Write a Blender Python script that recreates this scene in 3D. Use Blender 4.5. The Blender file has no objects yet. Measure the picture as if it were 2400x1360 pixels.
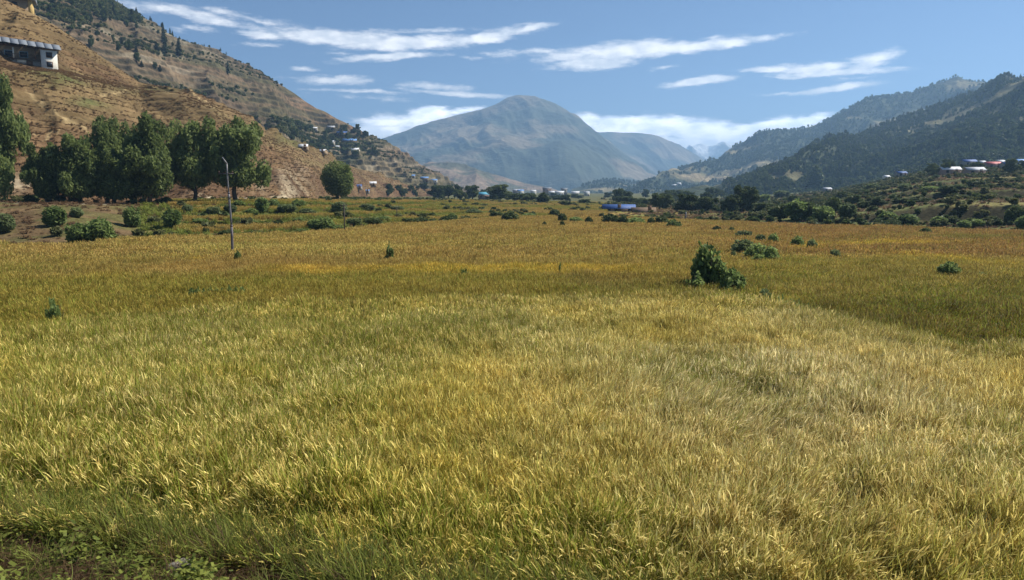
import bpy, math, random
import numpy as np
from mathutils import Vector
from mathutils.bvhtree import BVHTree

rng = np.random.default_rng(11)
random.seed(5)
SC = bpy.context.scene
COL = SC.collection

# ------------------------------------------------------------------ camera
F, CX, CY, HOR, H = 1700.0, 1200.0, 680.0, 455.0, 4.6
PITCH = math.atan((CY - HOR) / F)
cam = bpy.data.cameras.new('camera')
cam.sensor_width = 36.0
cam.lens = 36.0 * F / 2400.0
cam.clip_start, cam.clip_end = 0.1, 40000
camo = bpy.data.objects.new('camera', cam)
COL.objects.link(camo)
camo.location = (0, 0, H)
camo.rotation_euler = (math.radians(90) - PITCH, 0, 0)
SC.camera = camo

# ------------------------------------------------------------------ light, exposure
SUN_EL, SUN_AZ = math.radians(47), math.radians(68)
sun = bpy.data.lights.new('sun', 'SUN')
sun.energy, sun.angle, sun.color = 5.0, math.radians(0.5), (1.0, 0.94, 0.84)
suno = bpy.data.objects.new('sun', sun)
COL.objects.link(suno)
sd = Vector((math.sin(SUN_AZ) * math.cos(SUN_EL), math.cos(SUN_AZ) * math.cos(SUN_EL), math.sin(SUN_EL)))
suno.rotation_euler = sd.to_track_quat('Z', 'Y').to_euler()
suno.location = sd * 300
SC.view_settings.view_transform = 'Standard'
SC.view_settings.look = 'None'
SC.view_settings.gamma = 1.0
SC.view_settings.exposure = 0.70
SC.view_settings.use_curve_mapping = False
HAZE_DENSITY = 2.0e-4
SKY_STRENGTH = 0.063

# ------------------------------------------------------------------ photo pixel <-> place
cp, sp = math.cos(PITCH), math.sin(PITCH)
def pix_dir(x, y):
    r = (np.asarray(x, float) - CX) / F
    u = (CY - np.asarray(y, float)) / F
    return r, cp + u * sp, -sp + u * cp
def at(x, y, d):
    a, b, c = pix_dir(x, y)
    k = d / b
    return np.stack([a * k, b * k + 0 * k, H + c * k], -1)
def proj(X, Y, Z):
    X = np.asarray(X, float); Y = np.asarray(Y, float)
    dz = Z - H
    dep = np.maximum(Y * cp - dz * sp, 0.5)
    return CX + F * X / dep, CY - F * (Y * sp + dz * cp) / dep
def gdist(y, z):
    a, b, c = pix_dir(CX, y)
    return (z - H) / c * b

# ------------------------------------------------------------------ world: sky and clouds
W = bpy.data.worlds.new('World')
SC.world = W
W.use_nodes = True
nt = W.node_tree
nt.nodes.clear()
def N(nt, t, **kw):
    n = nt.nodes.new(t)
    for k, v in kw.items():
        if k.startswith('i_'):
            n.inputs[int(k[2:]) if k[2:].isdigit() else k[2:].replace('_', ' ')].default_value = v
        else:
            setattr(n, k, v)
    return n
def L(nt, a, b):
    nt.links.new(a, b)
def math_(nt, op, a, b=None, c=None, clamp=False):
    n = nt.nodes.new('ShaderNodeMath'); n.operation = op; n.use_clamp = clamp
    for k, v in enumerate((a, b, c)):
        if v is None: continue
        if isinstance(v, (int, float)): n.inputs[k].default_value = v
        else: nt.links.new(v, n.inputs[k])
    return n.outputs[0]
def smooth(nt, v, lo, hi, a=0.0, b=1.0):
    n = nt.nodes.new('ShaderNodeMapRange'); n.interpolation_type = 'SMOOTHSTEP'
    nt.links.new(v, n.inputs['Value'])
    n.inputs['From Min'].default_value = lo; n.inputs['From Max'].default_value = hi
    n.inputs['To Min'].default_value = a; n.inputs['To Max'].default_value = b
    return n.outputs[0]

sky = N(nt, 'ShaderNodeTexSky', sky_type='NISHITA', sun_disc=False, sun_elevation=SUN_EL,
        sun_rotation=SUN_AZ, altitude=2600.0, air_density=1.0, dust_density=0.8, ozone_density=5.0)
tc = N(nt, 'ShaderNodeTexCoord')
sx = N(nt, 'ShaderNodeSeparateXYZ'); L(nt, tc.outputs['Generated'], sx.inputs[0])
az = math_(nt, 'ARCTAN2', sx.outputs[0], sx.outputs[1])
el = math_(nt, 'ARCSINE', sx.outputs[2])
ae = N(nt, 'ShaderNodeCombineXYZ'); L(nt, az, ae.inputs[0]); L(nt, el, ae.inputs[1])
def noise(nt, vec, scale, detail=4, rough=0.55, stretch=None, loc=(0, 0, 0)):
    if stretch:
        mp = N(nt, 'ShaderNodeMapping'); L(nt, vec, mp.inputs[0])
        mp.inputs['Scale'].default_value = stretch; mp.inputs['Location'].default_value = loc
        vec = mp.outputs[0]
    n = N(nt, 'ShaderNodeTexNoise'); L(nt, vec, n.inputs['Vector'])
    n.inputs['Scale'].default_value = scale; n.inputs['Detail'].default_value = detail
    n.inputs['Roughness'].default_value = rough
    return n
wn = noise(nt, ae.outputs[0], 9.0, 5, 0.6, (1, 2.2, 1), (3, 1, 0))
sub = N(nt, 'ShaderNodeVectorMath', operation='SUBTRACT'); L(nt, wn.outputs['Color'], sub.inputs[0])
sub.inputs[1].default_value = (0.5, 0.5, 0.5)
mul = N(nt, 'ShaderNodeVectorMath', operation='MULTIPLY'); L(nt, sub.outputs[0], mul.inputs[0])
mul.inputs[1].default_value = (0.07, 0.018, 0)
wv = N(nt, 'ShaderNodeVectorMath', operation='ADD'); L(nt, ae.outputs[0], wv.inputs[0]); L(nt, mul.outputs[0], wv.inputs[1])
# each cloud streak: centre x, y, half length, half thickness, tilt (deg, + rises to the right), strength
CLOUDS = [
    (430, 32, 230, 18, -5, .62), (590, 42, 120, 11, -8, .55), (350, 60, 150, 10, -3, .30), (480, 70, 80, 10, -4, .35),
    (620, 80, 70, 15, 0, .85), (800, 88, 230, 26, -3, 1.0), (940, 103, 190, 24, 3, 1.1), (1120, 92, 150, 20, 9, 1.0), (1230, 73, 75, 10, 12, .8),
    (1010, 74, 100, 8, 3, .62), (900, 136, 130, 12, 4, .85), (790, 124, 75, 6, 0, .4), (630, 105, 45, 9, 4, .6),
    (715, 159, 30, 6, 0, .5), (770, 187, 110, 15, 2, .85), (840, 215, 150, 7, 0, .6), (1020, 200, 95, 12, -2, .68),
    (1080, 217, 190, 8, -3, .62), (880, 232, 180, 9, 0, .25), (1100, 137, 26, 5, 0, .35),
    (1010, 268, 75, 26, 6, 1.15), (930, 285, 110, 26, 4, .85), (900, 310, 90, 22, 4, 1.2), (1100, 258, 60, 12, 4, .7),
    (1470, 120, 250, 26, 3, 1.1), (1640, 108, 170, 17, 3, 1.05), (1390, 150, 110, 17, 3, 1.0), (1270, 124, 110, 10, 0, .55), (1545, 160, 32, 8, 0, .6),
    (1650, 192, 90, 14, 3, 1.05), (1800, 164, 85, 11, 2, .9), (1900, 158, 95, 18, 0, 1.0), (2040, 140, 60, 28, 10, 1.0), (1960, 168, 160, 12, 0, .75),
    (1850, 180, 60, 6, 0, .6), (1960, 206, 110, 14, 3, 1.05), (1830, 217, 55, 6, 0, .5), (1990, 184, 60, 6, 0, .35),
    (1450, 296, 80, 28, 0, 1.3), (1540, 298, 95, 32, 0, 1.35), (1640, 312, 90, 36, -4, 1.35), (1735, 318, 80, 32, 2, 1.3), (1820, 298, 100, 28, 4, 1.3), (1890, 285, 70, 18, 4, 1.0),
    (1370, 285, 40, 20, 0, 1.0), (1600, 335, 240, 26, 0, 1.1),
    # the same sky goes on either side of what the photograph shows
    (-300, 90, 260, 26, 3, .9), (2900, 130, 260, 24, 4, .9), (2700, 60, 200, 16, 4, .8), (-700, 190, 240, 24, 0, .9), (3500, 210, 300, 26, 0, .9),
    (1500, -320, 320, 34, 5, .85), (500, -420, 300, 30, -4, .85), (2300, -280, 240, 24, 3, .8),
]
acc = None; cum = None
for (x, y, hw, hh, rot, st) in CLOUDS:
    a, b, c = [float(v) for v in pix_dir(x, y)]
    n = math.sqrt(a * a + b * b + c * c)
    az0, el0 = math.atan2(a, b), math.asin(c / n)
    k = 1.0 / F / (1 + ((x - CX) / F) ** 2) ** 0.6
    mp = N(nt, 'ShaderNodeMapping', vector_type='TEXTURE'); L(nt, wv.outputs[0], mp.inputs[0])
    mp.inputs['Location'].default_value = (az0, el0, 0)
    mp.inputs['Rotation'].default_value = (0, 0, math.radians(rot))
    mp.inputs['Scale'].default_value = (hw * k * 1.15, hh * k * (1.12 if y > 240 else .92), 1)
    ln = N(nt, 'ShaderNodeVectorMath', operation='LENGTH'); L(nt, mp.outputs[0], ln.inputs[0])
    v = math_(nt, 'MULTIPLY_ADD', ln.outputs['Value'], -st, st)
    acc = v if acc is None else math_(nt, 'MAXIMUM', acc, v)
    if y > 240: cum = v if cum is None else math_(nt, 'MAXIMUM', cum, v)
fine = noise(nt, ae.outputs[0], 22.0, 9, 0.66, (1, 3.6, 1), (7, 2, 0))
fv = math_(nt, 'MULTIPLY_ADD', fine.outputs['Fac'], 1.7, -0.85)
dens = math_(nt, 'ADD', acc, fv)
alpha = smooth(nt, dens, 0.0, 0.72, 0.0, 0.97)
shade = noise(nt, ae.outputs[0], 34.0, 4, 0.5, (1, 2.0, 1))
shv = smooth(nt, shade.outputs['Fac'], 0.3, 0.7)
cc = N(nt, 'ShaderNodeMix', data_type='RGBA'); L(nt, shv, cc.inputs[0])
cc.inputs[6].default_value = (0.58, 0.62, 0.68, 1); cc.inputs[7].default_value = (0.98, 0.96, 0.94, 1)
bg1 = N(nt, 'ShaderNodeBackground'); L(nt, sky.outputs[0], bg1.inputs[0]); bg1.inputs[1].default_value = SKY_STRENGTH
bg2 = N(nt, 'ShaderNodeBackground'); L(nt, cc.outputs[2], bg2.inputs[0]); L(nt, smooth(nt, cum, 0.0, 0.4, 1.0, 2.1), bg2.inputs[1])
ms = N(nt, 'ShaderNodeMixShader'); L(nt, alpha, ms.inputs[0]); L(nt, bg1.outputs[0], ms.inputs[1]); L(nt, bg2.outputs[0], ms.inputs[2])
wo = N(nt, 'ShaderNodeOutputWorld'); L(nt, ms.outputs[0], wo.inputs[0])

# ------------------------------------------------------------------ numpy noise
_perm = np.random.default_rng(3).permutation(4096)
def _h(ix, iy, seed):
    a = _perm[(ix + seed * 131) & 4095]
    return _perm[(a + iy) & 4095] / 4096.0
def vnoise(x, y, seed=0):
    ix = np.floor(x).astype(int); iy = np.floor(y).astype(int)
    fx = x - ix; fy = y - iy
    fx = fx * fx * fx * (fx * (fx * 6 - 15) + 10); fy = fy * fy * fy * (fy * (fy * 6 - 15) + 10)
    a = _h(ix, iy, seed); b = _h(ix + 1, iy, seed); c = _h(ix, iy + 1, seed); d = _h(ix + 1, iy + 1, seed)
    return (a * (1 - fx) + b * fx) * (1 - fy) + (c * (1 - fx) + d * fx) * fy
def fbm(x, y, seed=0, oct=4, gain=0.5):
    x = np.asarray(x, float); y = np.asarray(y, float)
    s = 0; amp = 1.0; t = 0
    for k in range(oct):
        s = s + amp * vnoise(x * 2 ** k + 17.3 * k, y * 2 ** k - 9.1 * k, seed + k); t += amp; amp *= gain
    return s / t
def ridged(x, y, seed=0, oct=4):
    s = 0; amp = 1.0; t = 0
    for k in range(oct):
        s = s + amp * (1 - np.abs(2 * vnoise(x * 2 ** k + 5.7 * k, y * 2 ** k + 3.3 * k, seed + k) - 1)); t += amp; amp *= 0.5
    return s / t
def sstep(a, b, x):
    t = np.clip((x - a) / (b - a), 0, 1); return t * t * (3 - 2 * t)
def mix(a, b, t):
    t = np.asarray(t)[..., None]; return np.asarray(a) * (1 - t) + np.asarray(b) * t
def blob(px, py, x, y, w, h):
    return np.exp(-(((px - x) / w) ** 2 + ((py - y) / h) ** 2))

# ------------------------------------------------------------------ object helpers
def tag(o, label=None, cat=None, group=None, kind=None):
    if label: o['label'] = label
    if cat: o['category'] = cat
    if group: o['group'] = group
    if kind: o['kind'] = kind
    return o
def np_mesh(name, V, Fs, mat=None, attrs=None, smooth_=False):
    """V (n,3); Fs = list of int arrays (m,k)"""
    me = bpy.data.meshes.new(name)
    V = np.asarray(V, np.float32)
    if not isinstance(Fs, (list, tuple)): Fs = [Fs]
    Fs = [np.asarray(f, np.int32) for f in Fs if len(f)]
    me.vertices.add(len(V)); me.vertices.foreach_set('co', V.ravel())
    if Fs:
        nl = sum(f.size for f in Fs); npoly = sum(len(f) for f in Fs)
        me.loops.add(nl); me.loops.foreach_set('vertex_index', np.concatenate([f.ravel() for f in Fs]))
        me.polygons.add(npoly)
        tot = np.concatenate([np.full(len(f), f.shape[1], np.int32) for f in Fs])
        st = np.concatenate([[0], np.cumsum(tot)[:-1]]).astype(np.int32)
        me.polygons.foreach_set('loop_start', st)
        if smooth_: me.polygons.foreach_set('use_smooth', np.ones(npoly, bool))
    for k, (dom, typ, data) in (attrs or {}).items():
        a = me.attributes.new(k, typ, dom)
        fld = {'FLOAT_COLOR': 'color', 'FLOAT_VECTOR': 'vector'}.get(typ, 'value')
        data = np.asarray(data, np.float32 if typ != 'INT' else np.int32)
        if typ == 'FLOAT_COLOR' and data.shape[1] == 3: data = np.concatenate([data, np.ones((len(data), 1), np.float32)], 1)
        a.data.foreach_set(fld, data.ravel())
    me.update(calc_edges=True); me.validate()
    if mat: me.materials.append(mat)
    return me
def link(name, me, parent=None, loc=None, coll=None):
    o = bpy.data.objects.new(name, me); (coll or COL).objects.link(o)
    if parent: o.parent = parent
    if loc is not None: o.location = loc
    return o
def empty(name, loc, rz=0.0, scale=None):
    o = bpy.data.objects.new(name, None); COL.objects.link(o)
    o.location = loc; o.rotation_euler = (0, 0, rz); o.empty_display_size = 0.3
    if scale is not None: o.scale = scale if isinstance(scale, (tuple, list)) else (scale,) * 3
    return o
class MB:
    def __init__(s): s.v = []; s.q = []; s.t = []; s.n = 0
    def add(s, V, Q=(), T=()):
        V = np.asarray(V, float)
        if len(Q): s.q.append(np.asarray(Q) + s.n)
        if len(T): s.t.append(np.asarray(T) + s.n)
        s.v.append(V); s.n += len(V); return s
    def box(s, x0, x1, y0, y1, z0, z1):
        V = [(x, y, z) for z in (z0, z1) for x, y in ((x0, y0), (x1, y0), (x1, y1), (x0, y1))]
        return s.add(V, [(3, 2, 1, 0), (4, 5, 6, 7), (0, 1, 5, 4), (1, 2, 6, 5), (2, 3, 7, 6), (3, 0, 4, 7)])
    def prism(s, pts, dx):   # polygon in the x = const plane, extruded along x
        a = [(dx[0], p[0], p[1]) for p in pts]; b = [(dx[1], p[0], p[1]) for p in pts]
        n = len(pts); Q = [(i, (i + 1) % n, n + (i + 1) % n, n + i) for i in range(n)]
        T = [(0, i + 1, i) for i in range(1, n - 1)] + [(n, n + i, n + i + 1) for i in range(1, n - 1)]
        return s.add(a + b, Q, T)
    def tube(s, P, R, n=8):
        P = np.asarray(P, float); V = []; 
        for i in range(len(P)):
            d = P[min(i + 1, len(P) - 1)] - P[max(i - 1, 0)]; d /= np.linalg.norm(d) + 1e-9
            a = np.cross(d, (0.31, 0.95, 0.1)); a /= np.linalg.norm(a); b = np.cross(d, a)
            for k in range(n):
                t = 2 * math.pi * k / n; V.append(P[i] + R[i] * (math.cos(t) * a + math.sin(t) * b))
        Q = [(i * n + k, i * n + (k + 1) % n, (i + 1) * n + (k + 1) % n, (i + 1) * n + k) for i in range(len(P) - 1) for k in range(n)]
        e = (len(P) - 1) * n
        T = [(0, k + 1, k) for k in range(1, n - 1)] + [(e, e + k, e + k + 1) for k in range(1, n - 1)]
        return s.add(V, Q, T)
    def mesh(s, name, mat=None, attrs=None, smooth_=False):
        return np_mesh(name, np.concatenate(s.v), [np.concatenate(s.q) if s.q else np.zeros((0, 4), int), np.concatenate(s.t) if s.t else np.zeros((0, 3), int)], mat, attrs, smooth_)
    def build(s, name, mat, parent=None, smooth_=False):
        return link(name, s.mesh(name, mat, None, smooth_), parent)

# ------------------------------------------------------------------ materials
def new_mat(name):
    m = bpy.data.materials.new(name); m.use_nodes = True
    b = m.node_tree.nodes['Principled BSDF']
    b.inputs['Specular IOR Level'].default_value = 0.2
    return m, m.node_tree, b
def terrain_mat(name, scale, lo=0.55, hi=1.4, bump=0.3, bscale=None, stretch=None, bdist=0.3, tint=None):
    """vertex colour 'Col' (the ground cover) broken up by two noises, with relief"""
    m, nt, b = new_mat(name)
    b.inputs['Roughness'].default_value = 0.95; b.inputs['Specular IOR Level'].default_value = 0.05
    at_ = N(nt, 'ShaderNodeAttribute', attribute_name='Col')
    tc = N(nt, 'ShaderNodeTexCoord')
    n1 = noise(nt, tc.outputs['Object'], scale, 6, 0.7, stretch or (1, 1, 1))
    n2 = noise(nt, tc.outputs['Object'], scale * 0.13, 4, 0.6, stretch or (1, 1, 1), (3, 5, 1))
    v1 = smooth(nt, n1.outputs['Fac'], 0.3, 0.7, lo, hi)
    v2 = smooth(nt, n2.outputs['Fac'], 0.3, 0.7, 0.78, 1.2)
    vv = math_(nt, 'MULTIPLY', v1, v2)
    mx = N(nt, 'ShaderNodeVectorMath', operation='SCALE'); L(nt, at_.outputs['Color'], mx.inputs[0]); L(nt, vv, mx.inputs['Scale'])
    L(nt, mx.outputs[0], b.inputs['Base Color'])
    bn = noise(nt, tc.outputs['Object'], bscale or scale, 5, 0.65)
    bp = N(nt, 'ShaderNodeBump'); bp.inputs['Strength'].default_value = bump; bp.inputs['Distance'].default_value = bdist
    L(nt, bn.outputs['Fac'], bp.inputs['Height']); L(nt, bp.outputs[0], b.inputs['Normal'])
    return m
def leaf_mat(name, c0, c1, trans=0.25, attr='shade'):
    m, nt, b = new_mat(name)
    at_ = N(nt, 'ShaderNodeAttribute', attribute_name=attr)
    oi = N(nt, 'ShaderNodeObjectInfo')
    ht = math_(nt, 'MULTIPLY_ADD', oi.outputs['Random'], 0.5, -0.25)
    f = math_(nt, 'ADD', at_.outputs['Fac'], ht, clamp=True)
    mx = N(nt, 'ShaderNodeMix', data_type='RGBA'); L(nt, f, mx.inputs[0])
    mx.inputs[6].default_value = (*c0, 1); mx.inputs[7].default_value = (*c1, 1)
    b.inputs['Roughness'].default_value = 0.6; b.inputs['Specular IOR Level'].default_value = 0.15
    L(nt, mx.outputs[2], b.inputs['Base Color'])
    tr = N(nt, 'ShaderNodeBsdfTranslucent'); L(nt, mx.outputs[2], tr.inputs[0])
    s = N(nt, 'ShaderNodeMixShader'); s.inputs[0].default_value = trans
    L(nt, b.outputs[0], s.inputs[1]); L(nt, tr.outputs[0], s.inputs[2])
    L(nt, s.outputs[0], nt.nodes['Material Output'].inputs[0])
    return m
def plain(name, c, rough=0.8, var=0.25, scale=3.0, metal=0.0, bump=0.15):
    m, nt, b = new_mat(name)
    tc = N(nt, 'ShaderNodeTexCoord')
    n = noise(nt, tc.outputs['Object'], scale, 6, 0.65)
    v = smooth(nt, n.outputs['Fac'], 0.25, 0.75, 1 - var, 1 + var)
    mx = N(nt, 'ShaderNodeVectorMath', operation='SCALE'); mx.inputs[0].default_value = c; L(nt, v, mx.inputs['Scale'])
    L(nt, mx.outputs[0], b.inputs['Base Color'])
    b.inputs['Roughness'].default_value = rough; b.inputs['Metallic'].default_value = metal
    if bump:
        bp = N(nt, 'ShaderNodeBump'); bp.inputs['Strength'].default_value = bump; bp.inputs['Distance'].default_value = 0.05
        L(nt, n.outputs['Fac'], bp.inputs['Height']); L(nt, bp.outputs[0], b.inputs['Normal'])
    return m
def crop_mat():
    m, nt, b = new_mat('ripe_rice')
    ear = N(nt, 'ShaderNodeAttribute', attribute_name='ear')
    shd = N(nt, 'ShaderNodeAttribute', attribute_name='shade')
    ti = N(nt, 'ShaderNodeAttribute', attribute_name='tint', attribute_type='INSTANCER')
    gr = N(nt, 'ShaderNodeAttribute', attribute_name='green', attribute_type='INSTANCER')
    straw = N(nt, 'ShaderNodeVectorMath', operation='SCALE'); L(nt, ti.outputs['Color'], straw.inputs[0]); straw.inputs['Scale'].default_value = 0.95
    lf = N(nt, 'ShaderNodeMix', data_type='RGBA')
    L(nt, gr.outputs['Fac'], lf.inputs[0]); L(nt, straw.outputs[0], lf.inputs[6]); lf.inputs[7].default_value = (0.27, 0.325, 0.045, 1)
    c = N(nt, 'ShaderNodeMix', data_type='RGBA')
    L(nt, ear.outputs['Fac'], c.inputs[0]); L(nt, lf.outputs[2], c.inputs[6]); L(nt, ti.outputs['Color'], c.inputs[7])
    sv = N(nt, 'ShaderNodeMix', data_type='RGBA'); L(nt, shd.outputs['Fac'], sv.inputs[0])
    sv.inputs[6].default_value = (0.42, 0.31, 0.22, 1); sv.inputs[7].default_value = (1.42, 1.44, 1.44, 1)
    cs = N(nt, 'ShaderNodeVectorMath', operation='MULTIPLY'); L(nt, c.outputs[2], cs.inputs[0]); L(nt, sv.outputs[2], cs.inputs[1])
    L(nt, cs.outputs[0], b.inputs['Base Color']); b.inputs['Roughness'].default_value = 0.6
    b.inputs['Specular IOR Level'].default_value = 0.1
    tr = N(nt, 'ShaderNodeBsdfTranslucent'); L(nt, cs.outputs[0], tr.inputs[0])
    s = N(nt, 'ShaderNodeMixShader'); s.inputs[0].default_value = 0.38
    L(nt, b.outputs[0], s.inputs[1]); L(nt, tr.outputs[0], s.inputs[2])
    L(nt, s.outputs[0], nt.nodes['Material Output'].inputs[0])
    return m
M_CROP = crop_mat()
M_FIELD = terrain_mat('field_soil_and_cover', 2.2, 0.6, 1.35, 0.5, 3.0, None, 0.25)
M_SLOPE = terrain_mat('dry_grass_slope', 0.5, 0.68, 1.28, 0.45, 0.6, (0.7, 0.7, 2.4), 0.8)
M_HILL = terrain_mat('terraced_hillside', 0.16, 0.5, 1.4, 0.7, 0.2, None, 3.0)
M_FAR = terrain_mat('far_mountain', 0.012, 0.85, 1.12, 0.5, 0.015, None, 40.0)
M_WOODHILL = terrain_mat('wooded_hillside', 0.06, 0.5, 1.4, 0.8, 0.07, None, 8.0)
M_WILLOW = leaf_mat('willow_leaves', (0.07, 0.10, 0.030), (0.26, 0.315, 0.105), 0.5)
M_TREE = leaf_mat('broad_leaves', (0.040, 0.064, 0.020), (0.14, 0.175, 0.055), 0.3)
M_PINE = leaf_mat('pine_needles', (0.032, 0.050, 0.024), (0.105, 0.125, 0.056), 0.2)
M_BUSH = leaf_mat('bush_leaves', (0.085, 0.13, 0.036), (0.30, 0.375, 0.12), 0.5)
M_DUSTY = leaf_mat('grey_green_leaves', (0.08, 0.11, 0.045), (0.26, 0.31, 0.13), 0.45)
M_SCRUB = leaf_mat('scrub_leaves', (0.07, 0.085, 0.03), (0.21, 0.21, 0.085), 0.35)
M_TUFT = leaf_mat('dry_tuft_blades', (0.13, 0.078, 0.042), (0.185, 0.12, 0.062), 0.5)
M_WEED = leaf_mat('verge_weed_leaves', (0.09, 0.12, 0.022), (0.29, 0.32, 0.065), 0.4)
M_BARK = plain('bark', (0.085, 0.062, 0.042), 0.9, 0.4, 6.0)
M_STONE = plain('pale_stone', (0.30, 0.27, 0.22), 0.9, 0.35, 5.0, 0, 0.5)
M_STEEL = plain('galvanised_steel', (0.20, 0.195, 0.20), 0.55, 0.25, 4.0, 0.3)
M_STEELD = plain('weathered_dark_steel', (0.13, 0.115, 0.125), 0.65, 0.3, 4.0, 0.2)
M_PORC = plain('brown_porcelain', (0.09, 0.05, 0.035), 0.4, 0.1)
M_WOODPOLE = plain('weathered_wood', (0.10, 0.085, 0.07), 0.9, 0.3, 6.0)

# ------------------------------------------------------------------ ground heights
def lin(x, pts):
    p = np.asarray(pts, float); return np.interp(x, p[:, 0], p[:, 1])
EDGE1 = [(-900, 830), (0, 782), (300, 740), (700, 716), (1100, 705), (1500, 694), (1700, 690), (1850, 716), (2000, 756), (2200, 798), (2400, 832), (3300, 930)]
FOOTL = [(-1200, 640), (-400, 585), (0, 568), (160, 571), (300, 553), (450, 549), (700, 542), (850, 530), (900, 522), (1000, 519), (1250, 502), (1500, 500), (1700, 512), (2500, 512)]
BANKH = [(-1200, 6), (-300, 4.6), (0, 4.1), (250, 3.7), (450, 3.6), (700, 3.6), (900, 3.0), (1050, 2.5), (1250, 1.7), (1500, 0.9), (1700, 0.3), (1900, 0)]
BANKW = [(-1200, 30), (0, 38), (300, 36), (450, 46), (700, 52), (900, 80), (1050, 130), (1250, 180), (1700, 200)]
FOOTR = [(1200, 505), (1450, 508), (1700, 516), (1900, 523), (2200, 531), (2400, 539), (2800, 560), (3600, 620)]
RAMP = [(0, 0), (13, 1.1), (16, 3.5), (19, 4.0), (54, 4.4), (57, 6.1), (84, 6.7), (86, 8.0), (114, 8.7), (117, 10.0), (150, 11.5), (190, 14.5), (260, 19), (400, 23), (700, 25)]
RAMPK = [(1400, 0), (1620, 0.02), (1800, 0.12), (1950, 0.32), (2080, 0.66), (2120, 0.76), (2200, 0.94), (2260, 1.0), (3000, 1.05)]
def ground_parts(X, Y):
    Y = np.asarray(Y, float); X = np.asarray(X, float)
    Yp = np.maximum(Y, 1.5)
    px, py = proj(X, Yp, -0.3)
    px = np.clip(px, -1200, 3600)
    ye = gdist(lin(px, EDGE1), 0.68) + 0.5 * (fbm(px / 60, X * 0 + 2, 4, 2) - 0.5)
    yl = gdist(lin(px, FOOTL), 0.1) + 5 * (fbm(X / 14, Y / 14, 7, 3) - 0.5)
    yr = gdist(lin(px, FOOTR), 0.1) + 5 * (fbm(X / 14, Y / 14, 9, 3) - 0.5)
    return px, py, ye, yl, yr, Yp
def G(X, Y):
    px, py, ye, yl, yr, Yp = ground_parts(X, Y)
    z = -0.75 * sstep(0.0, 1.1, Yp - ye)
    # left bank, terraced between the grassy slope and the valley floor
    t = Yp - yl; Wd = lin(px, BANKW); hb = lin(px, BANKH)
    q = np.clip(t / Wd, 0, 1)
    nst = np.where(px < 1000, 4.0, 5.0)
    ph = q * nst; fl = np.floor(ph); fr = ph - fl
    qs = (fl + sstep(0.0, 0.22, fr) * 0.85 + 0.15 * fr) / nst
    qs = np.clip(qs, 0, 1)
    kter = sstep(330, 470, px)
    z = z + hb * (sstep(0, 1, q) * (1 - kter) + qs * kter)
    # right bench
    t = Yp - yr
    z = z + lin(t, RAMP) * lin(px, RAMPK)
    rough = sstep(0, 8, t) * sstep(1500, 1800, px) + sstep(0, 8, Yp - yl) * (1 - sstep(900, 1500, px))
    z = z + rough * 0.5 * (fbm(X / 5, Y / 5, 21, 4) - 0.5)
    z = z + 0.10 * (fbm(X / 3.0, Y / 3.0, 31, 3) - 0.5)
    # roadside verge at the camera's feet, slightly higher than the field
    z = z + verge(X, Y) * 0.22
    z = z + 0.006 * np.clip(Yp - 420, 0, 900)
    return z
def verge(X, Y):
    lim = np.interp(X, [-14, -8, -5.2, -3.4, -1.5, 1.5, 5, 12], [9.0, 8.9, 8.6, 8.1, 7.1, 6.4, 6.2, 6.0])
    lim = lim + 1.1 * (fbm(X / 1.1, Y / 1.1, 51, 3) - 0.5)
    return 1 - sstep(-0.45, 0.45, Y - lim)

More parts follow.
